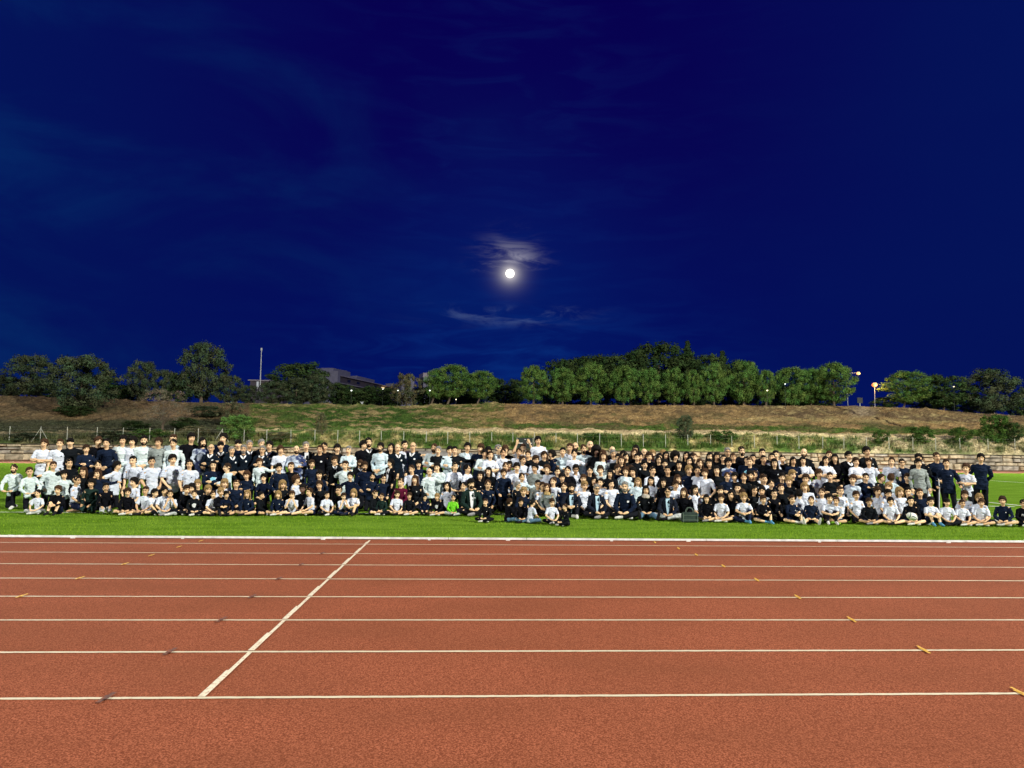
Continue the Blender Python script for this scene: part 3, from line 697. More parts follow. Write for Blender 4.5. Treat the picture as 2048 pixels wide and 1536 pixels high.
# ------------------------------------------------------------------ poles, lamps and signs on the hilltop
def pole(bm, x, h, r0=.06, r1=.04): tube(bm, [(x, 0, -.3), (x, 0, h)], [r0, r1], 8)
p = at(519, 806, 102); t = at(523, 700, 102)
e = empty('thin_mast', p); tag(e, 'tall thin pale mast rising above the left hilltop', 'mast')
bm = bmesh.new(); tube(bm, [(0, 0, -.3), (t.x-p.x, 0, t.z-p.z)], [.09, .05], 8); bm_obj('pole', bm, steel, e)
bm = bmesh.new(); box(bm, (t.x-p.x, 0, t.z-p.z+.1), (.22, .2, .3)); bm_obj('mast_head', bm, steel, e)
p = at(515, 773, 106); e = empty('lit_sign', (p.x, p.y, p.z-2)); tag(e, 'small upright white lit sign left of the thin mast', 'sign')
bm = bmesh.new(); box(bm, (0, 0, 2.3), (.26, .1, .75)); bm_obj('sign_face', bm, emis('sign_light', (.7, .75, .8), .45), e)
bm = bmesh.new(); pole(bm, 0, 1.95, .04); bm_obj('post', bm, steel, e)
p = at(724, 812, 101); e = empty('road_sign', p); tag(e, 'small triangular road sign seen from behind on the hilltop edge', 'sign')
bm = bmesh.new()
vs = [bm.verts.new((x_, y_, z_)) for y_ in (-.02, .02) for x_, z_ in ((-.24, .55), (.24, .55), (0, .12))]
bm.faces.new(vs[:3]); bm.faces.new(vs[3:][::-1])
for a, b in ((0, 1), (1, 2), (2, 0)): bm.faces.new((vs[a], vs[b], vs[b+3], vs[a+3]))
bm_obj('plate', bm, steel, e); bm = bmesh.new(); tube(bm, [(0, .04, -.2), (0, .04, .5)], .025, 8); bm_obj('post', bm, steel, e)
p = at(1720, 813, 103); e = empty('notice_board', p); tag(e, 'dark rectangular notice board on a pale post left of the orange street lamp', 'notice board')
bm = bmesh.new(); box(bm, (0, 0, .85), (.75, .08, .75)); bm_obj('board', bm, blk, e); bm = bmesh.new(); pole(bm, 0, .5, .05); bm_obj('post', bm, wht, e)
dpole = noisy('dark_pole', (.06, .07, .06), (.04, .05, .04), 5)
amber = emis('sodium_lamp', (1, .22, .035), 1.9); warmw = emis('warm_bulb', (1, .85, .5), 3.5); whiteb = emis('white_bulb', (.95, 1, .9), 3)
LG = 'street lamps beyond the hilltop'
def lamp(px, ytop, ybase, d, mat, r, label, light=0, armdx=0):
    p = at(px, ybase, d); t = at(px, ytop, d); h = t.z-p.z
    e = empty('street_lamp', p); tag(e, label, 'street lamp', LG)
    bm = bmesh.new(); pole(bm, -armdx, h, .055 if light else .03, .04 if light else .02)
    if armdx: tube(bm, [(-armdx, 0, h), (0, 0, h+.15)], .03, 6)
    bm_obj('pole', bm, steel if light else dpole, e)
    bm = bmesh.new(); box(bm, (0, 0, h+r*.5+.04), (r*1.3, r*1.1, r*.35)); hd = bm_obj('lamp_head', bm, steel, e)
    bm = bmesh.new(); ball(bm, (0, -r*.1, h+r*.0), (r*1.15, r, r*.85)); bm_obj('lamp_glass', bm, mat, hd, True)
    if light:
        l = bpy.data.lights.new('lamp_light', 'POINT'); l.energy = light; l.color = (1, .5, .15); l.shadow_soft_size = r*1.2
        o = bpy.data.objects.new('lamp_light', l); COL.objects.link(o); o.location = t+Vector((0, -.5, -.1))
lamp(1750, 770, 814, 104, amber, .34, 'orange street lamp glowing on a pale post right of the pine row', 500)
lamp(1718, 747, 812, 125, emis('yellow_lamp', (1, .42, .12), 1.8), .30, 'higher yellow-orange street lamp just right of the last pine', 300, 1.9)
lamp(1535, 781, 811, 100.3, warmw, .09, 'small yellow park lamp under the tenth pine')
lamp(1571, 768, 818, 98, whiteb, .07, 'small white park lamp in front of the eleventh pine')
lamp(1909, 773, 820, 102, warmw, .10, 'small yellow park lamp before the dark bushy tree at right')
lamp(702, 781, 812, 103, whiteb, .09, 'small white lamp under the left part of the apartment building')
lamp(765, 778, 812, 104, whiteb, .06, 'dim white lamp under the right part of the apartment building')
lamp(795, 781, 813, 98.5, whiteb, .07, 'small white lamp in front of the olive-coloured tree')
lamp(859, 781, 812, 100, whiteb, .08, 'small white lamp left of the leaning pine trunk')
lamp(912, 799, 809, 100.4, warmw, .07, 'tiny yellow lamp low under the broad domed pine')

at = at_cam
# ------------------------------------------------------------------ people: posed bodies and clothes
def mir(p): return Vector((-p[0], p[1], p[2]))
# pose: pelvis z, lean (rad, forward), legs (knee, ankle, toe) for each side, arms (elbow, wrist, fingertip) for each side; metres, adult, facing -Y
def P(pz, lean, legs, arms, hp=0.0, legs2=None, arms2=None, py=0):
    L1 = [Vector(p) for p in legs]; A1 = [Vector(p) for p in arms]
    return dict(pz=pz, py=py, lean=lean, legs=(L1, [Vector(p) for p in legs2] if legs2 else [mir(p) for p in L1]), arms=(A1, [Vector(p) for p in arms2] if arms2 else [mir(p) for p in A1]), hp=hp)
ST = [(.11, -.015, .49), (.12, .03, .085), (.15, -.15, .04)]
KN = [(.11, -.05, .06), (.10, .36, .06), (.10, .50, .03)]
def up(a, dz, dy=0): return [(p[0], p[1]+dy, p[2]+dz) for p in a]
CRA = [(.25, -.07, 1.17), (-.03, -.25, 1.19), (-.19, -.22, 1.22)]; CRB = [(-.25, -.07, 1.17), (.05, -.27, 1.14), (.20, -.22, 1.13)]
CLA = [(.25, .0, 1.15), (.09, -.21, 1.0), (-.03, -.25, .95)]; CLB = [(-.25, .0, 1.15), (-.09, -.22, .99), (.02, -.255, .93)]
XL = [(.37, -.27, .15), (-.02, -.42, .07), (-.17, -.47, .05)]; XL2 = [(-.37, -.27, .15), (.04, -.31, .075), (.20, -.36, .05)]
POSES = {
 'stand': (1.75, P(.92, 0, ST, [(.245, .03, 1.15), (.25, -.07, .91), (.235, -.10, .74)])),
 'arms': (1.75, P(.92, -.03, ST, CRA, arms2=CRB)),
 'clasp': (1.75, P(.92, .02, ST, CLA, arms2=CLB)),
 'back': (1.75, P(.92, 0, ST, [(.25, .10, 1.16), (.12, .19, .98), (.02, .20, .92)])),
 'crutch': (1.75, P(.92, .05, ST, [(.27, .06, 1.17), (.30, -.12, .98), (.29, -.20, .96)])),
 'kneelhug': (1.30, P(.47, .03, KN, up([(.37, .10, 1.30), (.56, .15, 1.34), (.70, .11, 1.33)], -.45), arms2=[(-.24, -.01, .71), (-.17, -.19, .55), (-.12, -.31, .49)])),
 'kneelleft': (1.30, P(.47, .10, KN, [(.24, .02, .71), (.23, -.10, .48), (.22, -.16, .31)], arms2=up([(-.37, .10, 1.29), (-.56, .15, 1.33), (-.70, .11, 1.32)], -.45))),
 'raise': (1.75, P(.92, 0, ST, [(.28, -.08, 1.52), (.18, -.12, 1.75), (.14, -.12, 1.90)])),
 'hug': (1.75, P(.92, 0, ST, [(.37, .10, 1.30), (.56, .15, 1.34), (.70, .11, 1.33)], arms2=[(-.245, .03, 1.15), (-.25, -.07, .91), (-.235, -.10, .74)])),
 'kneel': (1.30, P(.47, .03, KN, [(.24, -.01, .71), (.17, -.19, .55), (.12, -.31, .49)])),
 'kneelx': (1.30, P(.47, 0, KN, up(CRA, -.45), arms2=up(CRB, -.45))),
 'oneknee': (1.27, P(.46, .15, [(.16, -.38, .46), (.16, -.36, .085), (.17, -.54, .04)], [(.26, -.20, .66), (.14, -.38, .53), (.02, -.45, .52)], legs2=[(-.13, -.02, .06), (-.12, .38, .06), (-.12, .50, .03)])),
 'heel': (1.04, P(.22, .06, [(.14, -.36, .09), (.12, .03, .06), (.10, .16, .03)], [(.24, -.08, .44), (.15, -.27, .28), (.10, -.38, .22)])),
 'cross': (.90, P(.10, .16, XL, [(.25, -.16, .32), (.12, -.37, .19), (.02, -.47, .16)], legs2=XL2)),
 'lean': (.84, P(.10, .42, XL, [(.22, -.37, .34), (.13, -.52, .13), (.10, -.62, .03)], legs2=XL2, hp=-.35)),
 'cheek': (.84, P(.10, .34, XL, [(.20, -.40, .30), (.10, -.36, .54), (.065, -.33, .66)], legs2=XL2, hp=-.2)),
 'knees': (.90, P(.10, .18, [(.13, -.30, .40), (.12, -.48, .085), (.14, -.66, .04)], [(.24, -.22, .36), (.12, -.47, .34), (-.02, -.52, .31)])),
 'oneup': (.90, P(.10, .12, [(.16, -.30, .40), (.15, -.46, .085), (.17, -.64, .04)], [(.25, -.22, .38), (.10, -.44, .33), (-.01, -.48, .30)], legs2=[(-.36, -.25, .14), (.02, -.34, .07), (.17, -.40, .05)])),
 'stretch': (.88, P(.10, .05, [(.17, -.42, .15), (.24, -.80, .085), (.28, -.86, .26)], [(.26, -.10, .32), (.13, -.28, .20), (.03, -.36, .18)])),
}
def frame(pose, kid):
    hn, p = POSES[pose]
    s = .80 if kid else 1.0; hk = 1.03 if not kid else 1.21
    u = Vector((0, -math.sin(p['lean']), math.cos(p['lean'])))
    Pv = Vector((0, p['py'], p['pz'])); sh = Pv+u*.50; nk = Pv+u*.535
    u2 = Vector((0, -math.sin(p['lean']*.45), math.cos(p['lean']*.45)))
    hr_ = .118*hk
    hc = nk+u2*(.055+hr_*.92)+Vector((0, -.015, 0))
    Mh = Matrix.Translation(hc) @ Matrix.Rotation(p['lean']*.35+p['hp']*.4, 4, 'X') @ Matrix.Scale(hk, 4)
    top = (Mh @ Vector((0, 0, .125))).z
    return dict(s=s, u=u, P=Pv, sh=sh, nk=nk, Mh=Mh, top=top*s, p=p, S=[sh+Vector((sx*.168, 0, -.025)) for sx in (1, -1)], H=[Pv+Vector((sx*.09, 0, -.01)) for sx in (1, -1)], hk=hk)
def limb(bm, pts, rads, n=10): tube(bm, pts, rads, n, dome=True)
def torso(bm, f, e=0.0, low=-.07, top=.53):
    X = Vector((1, 0, 0)); u = f['u']; P_ = f['P']
    secs = [(-.07, .132, .10), (0, .148, .115), (.10, .140, .11), (.22, .130, .10), (.34, .146, .110), (.42, .152, .104), (.47, .128, .084), (.515, .075, .058)]
    secs = [x for x in secs if low-.001 <= x[0] <= top]
    loft(bm, [(P_+u*t, rx+e, ry+e, u) for t, rx, ry in secs], X)
def hand(bm, w_, t_, thumb_side, mi):
    d = (t_-w_); L_ = d.length; d.normalize()
    v = Vector((thumb_side, 0, 0)); v = (v-d*v.dot(d))
    if v.length < .2: v = Vector((0, -1, 0)); v = v-d*v.dot(d)
    v.normalize(); nrm = d.cross(v)
    if nrm.y > 0: nrm = -nrm
    tube(bm, [w_-d*.02, w_+d*.02, w_+d*.075, w_+d*.09], [.022, .030, .034, .026], 7, mi=mi)
    for k, (off, ln) in enumerate(((.026, .070), (.009, .080), (-.009, .075), (-.026, .058))):
        b0 = w_+d*.08+v*off; cur = -nrm*0+Vector((0, 0, -.012))
        tube(bm, [b0, b0+d*ln*.5, b0+d*ln*.9+cur], [.0092, .0085, .0065], 5, mi=mi)
    b0 = w_+d*.02+v*.024; tube(bm, [b0, b0+d*.03+v*.028, b0+d*.065+v*.03], [.011, .0095, .007], 5, mi=mi)
def head_geo(bm, Mh):
    def b(c, r, rot=None): 
        Mx = Mh @ Matrix.Translation(c) @ Matrix.Diagonal((*r, 1)); bmesh.ops.create_icosphere(bm, subdivisions=3, radius=1, matrix=Mx)
    b((0, .012, .022), (.076, .092, .098)); b((0, -.018, -.035), (.060, .070, .078)); b((0, -.045, -.088), (.026, .026, .022))
    b((0, -.092, -.014), (.011, .016, .024)); b((0, -.100, -.028), (.015, .013, .010)); b((0, -.080, .036), (.050, .014, .010))
    for s in (1, -1): b((s*.077, .01, -.008), (.011, .018, .030)); b((s*.038, -.068, -.030), (.024, .018, .020))
    b((0, -.084, -.058), (.024, .010, .012))
SKINS = [new_mat('skin_'+n, c, .55, .35)[0] for n, c in (('fair', (.78, .53, .31)), ('tan', (.70, .46, .26)), ('olive', (.60, .38, .21)), ('deep', (.15, .085, .055)))]
EYE = new_mat('eye_and_brow', (.035, .022, .016), .5)[0]; LIP = new_mat('lips', (.38, .15, .11), .5)[0]; TEETH = new_mat('teeth', (.75, .70, .62), .4)[0]; EYEW = new_mat('eye_white', (.6, .57, .53), .4)[0]
def scale_me(me, s): me.transform(Matrix.Scale(s, 4))
BODY = {}
def body_mesh(pose, kid):
    k = (pose, kid)
    if k in BODY: return BODY[k]
    f = frame(pose, kid); bm = bmesh.new(); p = f['p']
    torso(bm, f, -.012)
    tube(bm, [f['nk']-f['u']*.06, f['Mh'] @ Vector((0, .015, -.05))], [.056, .050], 12, dome=True)
    head_geo(bm, f['Mh'])
    for i in (0, 1):
        el, wr_, tp = p['arms'][i]; S = f['S'][i]; kn, an, toe = p['legs'][i]; H = f['H'][i]
        limb(bm, [S-Vector((math.copysign(.05, S.x), 0, .0)), S], [.05, .052]); limb(bm, [S, S.lerp(el, .5), el, el.lerp(wr_, .35), wr_], [.050, .046, .038, .038, .024])
        limb(bm, [H, H.lerp(kn, .4), kn, kn.lerp(an, .35), an], [.082, .076, .054, .056, .036]); limb(bm, [an, an.lerp(toe, .5)+Vector((0, 0, .0)), toe], [.038, .036, .026])
    me = remesh(bm, .0115, 3)
    Mi = f['Mh'].inverted(); mis = []
    for q_ in me.polygons:
        c = Mi @ q_.center; m = 0
        if c.y < -.035 and abs(c.x) < .06 and -.1 < c.z < .07:
            ax = abs(c.x)
            if .018 < ax < .046 and .002 < c.z < .019: m = 1
            elif .014 < ax < .050 and .031 < c.z < .041: m = 1
            elif ax < .027 and -.068 < c.z < -.052 and c.y < -.06: m = 2
        mis.append(m)
    me.polygons.foreach_set('material_index', mis); me.shade_smooth()
    b2 = bmesh.new(); b2.from_mesh(me)
    for i in (0, 1):
        el, wr_, tp = p['arms'][i]
        if pose in ('crutch',): 
            hand(b2, wr_, wr_.lerp(tp, .8), -1 if i == 0 else 1, 0)
        else: hand(b2, wr_, tp, -1 if i == 0 else 1, 0)
    b2.to_mesh(me); b2.free()
    for m in (SKINS[0], EYE, LIP): me.materials.append(m)
    scale_me(me, f['s']); me.name = 'person_body'
    BODY[k] = me; return me
CLOTH = {}
def rough_up(me, amp, sc_=9):
    me.update()
    nr = [v.normal.copy() for v in me.vertices]
    for v, n in zip(me.vertices, nr):
        c = v.co; v.co = c+n*(amp*noise.noise(c*sc_)+amp*.8*noise.noise(Vector((c.x*sc_*1.5, c.y*6, c.z*sc_*3.2))))
    me.shade_smooth()
def cloth_mesh(part, pose, kid, var=0):
    k = (part, pose, kid, var)
    if k in CLOTH: return CLOTH[k]
    f = frame(pose, kid); bm = bmesh.new(); p = f['p']; e = .013 if var else .007
    if part == 'top':
        torso(bm, f, e+.004, top=.6)
        if p['pz'] > .3: loft(bm, [(f['P']+Vector((0, 0, -.15 if p['pz'] > .6 else -.10)), .168+e, .128+e, Vector((0, 0, 1))), (f['P']+f['u']*.12, .155+e, .118+e, f['u'])], Vector((1, 0, 0)))
        for i in (0, 1):
            el, wr_, tp = p['arms'][i]; S = f['S'][i]
            limb(bm, [S-Vector((math.copysign(.10, S.x), 0, -.022)), S], [.05+e, .056+e])
            if var: limb(bm, [S, S.lerp(el, .5), el, el.lerp(wr_, .4), el.lerp(wr_, .93)], [.050+e, .046+e, .041+e, .040+e, .030+e])
            else: tube(bm, [S, S.lerp(el, .4), S.lerp(el, .82)], [.050+e, .050+e, .055+e], 12)
        if var: # collar / hood bulk
            n0 = f['nk']+Vector((0, .0, .005))
            for a in range(14):
                t = a/14*6.283; ball(bm, n0+Vector((math.cos(t)*.078, math.sin(t)*.072+.012, .012*math.sin(t))), .026, sub=1)
            for a in range(5): ball(bm, n0+Vector((-.07+.035*a, .105, -.02)), .045, sub=1)
        else:
            n0 = f['nk']
            for a in range(14):
                t = a/14*6.283; ball(bm, n0+Vector((math.cos(t)*.070, math.sin(t)*.062+.01, .004+.008*math.sin(t))), .017, sub=1)
        me = remesh(bm, .014, 2); rough_up(me, .021 if var else .018)
    elif part == 'trousers':
        loft(bm, [(f['P']+f['u']*-.085, .13, .10, f['u']), (f['P'], .163, .122, f['u']), (f['P']+f['u']*.10, .155, .115, f['u'])], Vector((1, 0, 0)))
        for i in (0, 1):
            kn, an, toe = p['legs'][i]; H = f['H'][i]
            if var: limb(bm, [H, H.lerp(kn, .4), kn, kn.lerp(an, .4), kn.lerp(an, .94)], [.095, .088, .068, .066, .052])
            else: tube(bm, [H, H.lerp(kn, .4), H.lerp(kn, .74)], [.095, .092, .088], 14)
        me = remesh(bm, .014, 2); rough_up(me, .008)
    elif part.startswith('shoe'):
        i = int(part[-1]); kn, an, toe = p['legs'][i]
        d = (toe-an); 
        limb(bm, [an+(kn-an).normalized()*.05, an], [.042, .046]); limb(bm, [an-d.normalized()*.02, an.lerp(toe, .5), toe], [.046, .046, .036])
        me = remesh(bm, .012, 1); me.shade_smooth()
        if min(v.co.z for v in me.vertices) > -.2:
            for v in me.vertices: v.co.z = max(v.co.z, .004)
    me.materials.append(SKINS[0]); scale_me(me, f['s']); CLOTH[k] = me; me.name = part.rstrip('01'); return me
# hair in head space
def hair_mesh(style, seed):
    hr2 = random.Random(seed); bm = bmesh.new()
    def surf(d): return Vector((d.x*.078, d.y*.095+.012, d.z*.100+.022))
    cap_ = dict(short=.97, messy=1.0, curly=1.04, afro=1.28, long=1.0, bob=1.03, thin=.97, bun=.97, cap=.96)[style]
    rr = dict(short=.016, messy=.020, curly=.024, afro=.05, long=.021, bob=.024, thin=.012, bun=.016, cap=.015)[style]
    n = 330 if style != 'afro' else 260
    for i in range(n):
        d = Vector((hr2.gauss(0, 1), hr2.gauss(0, 1), hr2.gauss(0, 1))).normalized()
        p = surf(d)*1.0
        lim = .062 if p.y < -.04 else (.02 if p.y < .0 else (-.045 if style in ('short', 'messy', 'thin', 'cap', 'bun') else -.07))
        if style in ('messy', 'curly', 'bob') and p.y < -.04: lim = .050
        if style == 'thin' and p.z > .05 : continue
        if style == 'cap' and p.z > .07: continue
        if p.z < lim: continue
        k = cap_*(1+hr2.uniform(0, .10 if style in ('messy', 'curly') else .03))
        if style in ('short', 'messy') and p.z > .07: k *= 1.08
        ball(bm, Vector((p.x*k, (p.y-.012)*k+.012, (p.z-.022)*k+.022)), rr*hr2.uniform(.8, 1.25), sub=1)
    if style in ('long', 'bob'):
        zl = -.30 if style == 'long' else -.13
        for i in range(46):
            a = hr2.uniform(-.25, math.pi+.25); x, y = math.cos(a)*.086, math.sin(a)*.085+.005
            if y < -.01 and hr2.random() < .3: y = -.01
            z1 = zl*hr2.uniform(.75, 1.1)
            tube(bm, [(x*.9, y, .05), (x*1.02, y, -.04), (x*1.12+hr2.uniform(-.01, .01), y*(.9)-.01, z1*.6), (x*1.08, y*.8-.015, z1)], [.022, .022, .020, .009], 6, dome=True)
    if style == 'bun': ball(bm, (0, .105, .07), .035); 
    if style == 'cap':
        bmesh.ops.create_icosphere(bm, subdivisions=3, radius=1, matrix=Matrix.Translation((0, .01, .05)) @ Matrix.Diagonal((.087, .104, .082, 1)))
        loft(bm, [((0, -.05, .066), .070, .06, Vector((0, 0, 1))), ((0, -.085, .074), .062, .075, Vector((0, 0, 1)))], Vector((1, 0, 0)))
    me = remesh(bm, .010 if style != 'afro' else .013, 0 if style in ('messy', 'curly') else 1)
    if style in ('curly', 'afro', 'messy'): rough_up(me, .007, 45)
    me.shade_smooth(); me.materials.append(EYE); me.name = 'hair'; return me
HAIR = {}
def get_hair(style, v):
    k = (style, v)
    if k not in HAIR: HAIR[k] = hair_mesh(style, hash(style) % 7+v*17+3 if False else sum(map(ord, style))+v*17)
    return HAIR[k]
def beard_mesh():
    bm = bmesh.new(); br = random.Random(4)
    for i in range(200):
        d = Vector((br.gauss(0, 1), br.gauss(0, 1), br.gauss(0, 1))).normalized(); p = Vector((d.x*.062, d.y*.075-.018, d.z*.084-.036))
        if p.z > -.045 and not (abs(p.x) > .045 and p.y > -.055 and p.z < .0): continue
        if p.y > .01: continue
        if abs(p.x) < .022 and -.068 < p.z < -.05: continue
        ball(bm, p*1.03, .012, sub=1)
    for x in (-.02, 0, .02): ball(bm, (x, -.092, -.043), .010, sub=1)
    me = remesh(bm, .008, 0); me.shade_smooth(); me.materials.append(EYE); me.name = 'beard'; return me
def glasses_mesh():
    bm = bmesh.new()
    for s in (1, -1):
        pts = [(s*.032+math.cos(a/12*6.283)*.024, -.098+.05*abs(math.sin(0)), .012+math.sin(a/12*6.283)*.018) for a in range(13)]
        tube(bm, pts, .0035, 5, cap=False); tube(bm, [(s*.056, -.095, .016), (s*.082, -.02, .012)], .003, 5)
    tube(bm, [(-.009, -.10, .014), (.009, -.10, .014)], .003, 5)
    me = bpy.data.meshes.new('glasses'); bm.to_mesh(me); bm.free(); me.materials.append(EYE); return me
BEARD = beard_mesh(); GLASS = glasses_mesh()
def chest_piece(kind, pose, kid):
    k = (kind, pose, kid)
    if k in CLOTH: return CLOTH[k]
    f = frame(pose, kid); bm = bmesh.new(); u = f['u']; fw = Vector((0, -u.z, u.y)); fw = Vector((0, -math.cos(f['p']['lean']), -math.sin(f['p']['lean'])))
    def on(x, t, out): 
        tb = [(.0, .145), (.10, .138), (.22, .13), (.34, .140), (.42, .136), (.475, .112), (.53, .075)]
        ry = table(tb, t); return f['P']+u*t+Vector((x, 0, 0))+fw*(ry*math.sqrt(max(.05, 1-(x/.20)**2))+out)
    def patch(pts, out=.006, th=.02):
        a = [bm.verts.new(on(x, t, out)) for x, t in pts]; b = [bm.verts.new(on(x, t, out-th)) for x, t in pts]; n = len(pts)
        bm.faces.new(a); bm.faces.new(b[::-1])
        for i in range(n): bm.faces.new((a[i], b[i], b[(i+1) % n], a[(i+1) % n]))
    if kind == 'badge': patch([(.085+math.cos(a)*.026, .36+math.sin(a)*.026) for a in [i*.6283 for i in range(10)]], .010, .016)
    elif kind == 'logo': patch([(.075+math.cos(a)*.016, .37+math.sin(a)*.014) for a in [i*.785 for i in range(8)]], .009, .014)
    elif kind == 'collar':
        for s in (1, -1): patch([(s*.068, .545), (s*.082, .515), (s*.045, .455), (s*.004, .425), (s*.02, .50)], .016, .02)
    elif kind == 'shirt_front': patch([(-.055, .53), (.055, .53), (.055, .44), (.035, .2), (0, .04), (-.035, .2), (-.055, .44)], .012, .02)
    elif kind == 'print': patch([(-.075, .36), (-.02, .40), (.075, .38), (.06, .29), (.02, .22), (-.06, .27)], .008, .012)
    elif kind == 'scarf':
        for r_, z_ in ((.092, .0), (.098, -.03), (.085, .03)):
            tube(bm, [f['nk']+Vector((math.cos(a/12*6.283)*r_, math.sin(a/12*6.283)*r_*.95-.012, z_-.015*math.sin(a/12*6.283+1.57))) for a in range(13)], .03, 8, cap=False)
    elif kind == 'lettering':
        for i, ch in enumerate('FEC'):
            x0 = -.085+i*.06
            patch([(x0, .30), (x0+.012, .30), (x0+.012, .37), (x0, .37)])
            if ch in 'FE': 
                patch([(x0+.012, .358), (x0+.045, .358), (x0+.045, .37), (x0+.012, .37)]); patch([(x0+.012, .33), (x0+.038, .33), (x0+.038, .342), (x0+.012, .342)])
            if ch in 'EC': patch([(x0+.012, .30), (x0+.045, .30), (x0+.045, .312), (x0+.012, .312)])
            if ch == 'C': patch([(x0+.012, .358), (x0+.045, .358), (x0+.045, .37), (x0+.012, .37)])
    me = bpy.data.meshes.new(kind); bm.to_mesh(me); bm.free(); me.materials.append(EYE); scale_me(me, f['s']); CLOTH[k] = me; return me
def fabric(name, c, c2=None): return noisy(name, c, c2 or tuple(x*.72 for x in c), 7, .92, bump=.6, bscale=11, spec=.06, bdist=.05)
TOPS = {'W': ('white polo shirt', 0, [fabric('white_cotton', (.66, .71, .80), (.54, .60, .72))], 'shirt'), 'w': ('pale blue-white sweatshirt', 1, [fabric('pale_sweat', (.60, .73, .78), (.50, .63, .69)), fabric('pale_sweat_warm', (.64, .74, .74), (.54, .64, .66))], 'sweatshirt'),
 'N': ('navy sweatshirt', 1, [fabric('navy_fleece', (.005, .010, .028)), fabric('navy_fleece_soft', (.008, .015, .036))], 'sweatshirt'), 'K': ('black jacket', 1, [fabric('black_fleece', (.0045, .005, .008)), fabric('charcoal_fleece', (.007, .009, .012))], 'jacket'),
 'B': ('navy club jacket with white collar and badge', 1, [fabric('club_navy', (.005, .010, .018))], 'jacket'), 'G': ('grey hooded sweatshirt', 1, [fabric('grey_fleece', (.27, .31, .30))], 'sweatshirt'), 'D': ('dark green top', 1, [fabric('dark_green', (.012, .028, .024))], 'sweatshirt'),
 'M': ('maroon hooded sweatshirt', 1, [fabric('maroon', (.10, .008, .03))], 'sweatshirt'), 'L': ('bright lime green jacket', 1, [fabric('lime', (.18, .62, .03))], 'jacket'), 'S': ('dark suit jacket and open pale shirt', 1, [fabric('suit_dark', (.012, .016, .028))], 'suit_jacket'),
 'X': ('half pale, half navy sweatshirt', 1, [fabric('blue_pale_block', (.12, .16, .30), (.45, .52, .62))], 'sweatshirt')}
for c, rec in TOPS.items():
    for m_ in rec[2]: pass
def mixmat(name, a, b):
    return noisy(name, a, b, 2.2, .9, lo=.47, hi=.53, spec=.1)
TOPS['X'][2][0] = mixmat('colour_block', (.50, .58, .68), (.035, .05, .13))
TR = {'k': fabric('dark_trousers', (.010, .011, .016)), 'j': fabric('blue_jeans', (.10, .19, .28)), 'n': fabric('light_grey_trousers', (.52, .56, .55)), 'v': fabric('navy_shorts', (.012, .018, .045)), 'g': fabric('green_trousers', (.02, .045, .04))}
SH = {'w': fabric('white_trainers', (.68, .68, .64)), 'k': fabric('black_trainers', (.02, .02, .022)), 'b': fabric('blue_trainers', (.12, .35, .55)), 'l': fabric('lime_trainers', (.35, .75, .06)), 's': fabric('grey_trainers', (.25, .25, .26))}
HC = {'d': (.010, .008, .007), 'b': (.045, .024, .013), 'y': (.34, .22, .09), 'g': (.28, .27, .25), 'r': (.07, .035, .018)}
HM = {k: noisy('hair_'+k, c, tuple(x*.45 for x in c), 60, .8, bump=.5, bscale=120, spec=.12) for k, c in HC.items()}
HSTYLE = {'d': (['short', 'messy'], 'd', 'dark hair'), 'c': (['curly'], 'd', 'dark curly hair'), 'b': (['short', 'messy'], 'b', 'brown hair'), 'y': (['bob', 'messy'], 'y', 'blond hair'), 'l': (['long'], 'd', 'long dark hair'), 'm': (['long'], 'r', 'long brown hair'), 'o': (['long'], 'y', 'long blond hair'),
 'z': (['thin'], 'g', 'bald head'), 'g': (['short'], 'g', 'grey hair'), 'k': (['cap'], 'd', 'black cap'), 'f': (['afro'], 'd', 'big round dark curls'), 'p': (['bun'], 'b', 'tied-up hair'), 'q': (['bun'], 'd', 'dark tied-back hair')}
white_trim = new_mat('white_trim', (.72, .74, .76), .8)[0]; blue_shirt = new_mat('pale_blue_shirt', (.40, .58, .70), .85)[0]; scarfm = fabric('beige_scarf', (.55, .50, .42)); tanscarf = fabric('tan_scarf', (.50, .36, .16)); cyanp = new_mat('cyan_print', (.25, .6, .75), .7)[0]
def child(name, me, par, mats, M=None):
    o = bpy.data.objects.new(name, me); COL.objects.link(o); o.parent = par
    if M is not None: o.matrix_local = M
    for i, m in enumerate(mats):
        o.material_slots[i].link = 'OBJECT'; o.material_slots[i].material = m
    return o
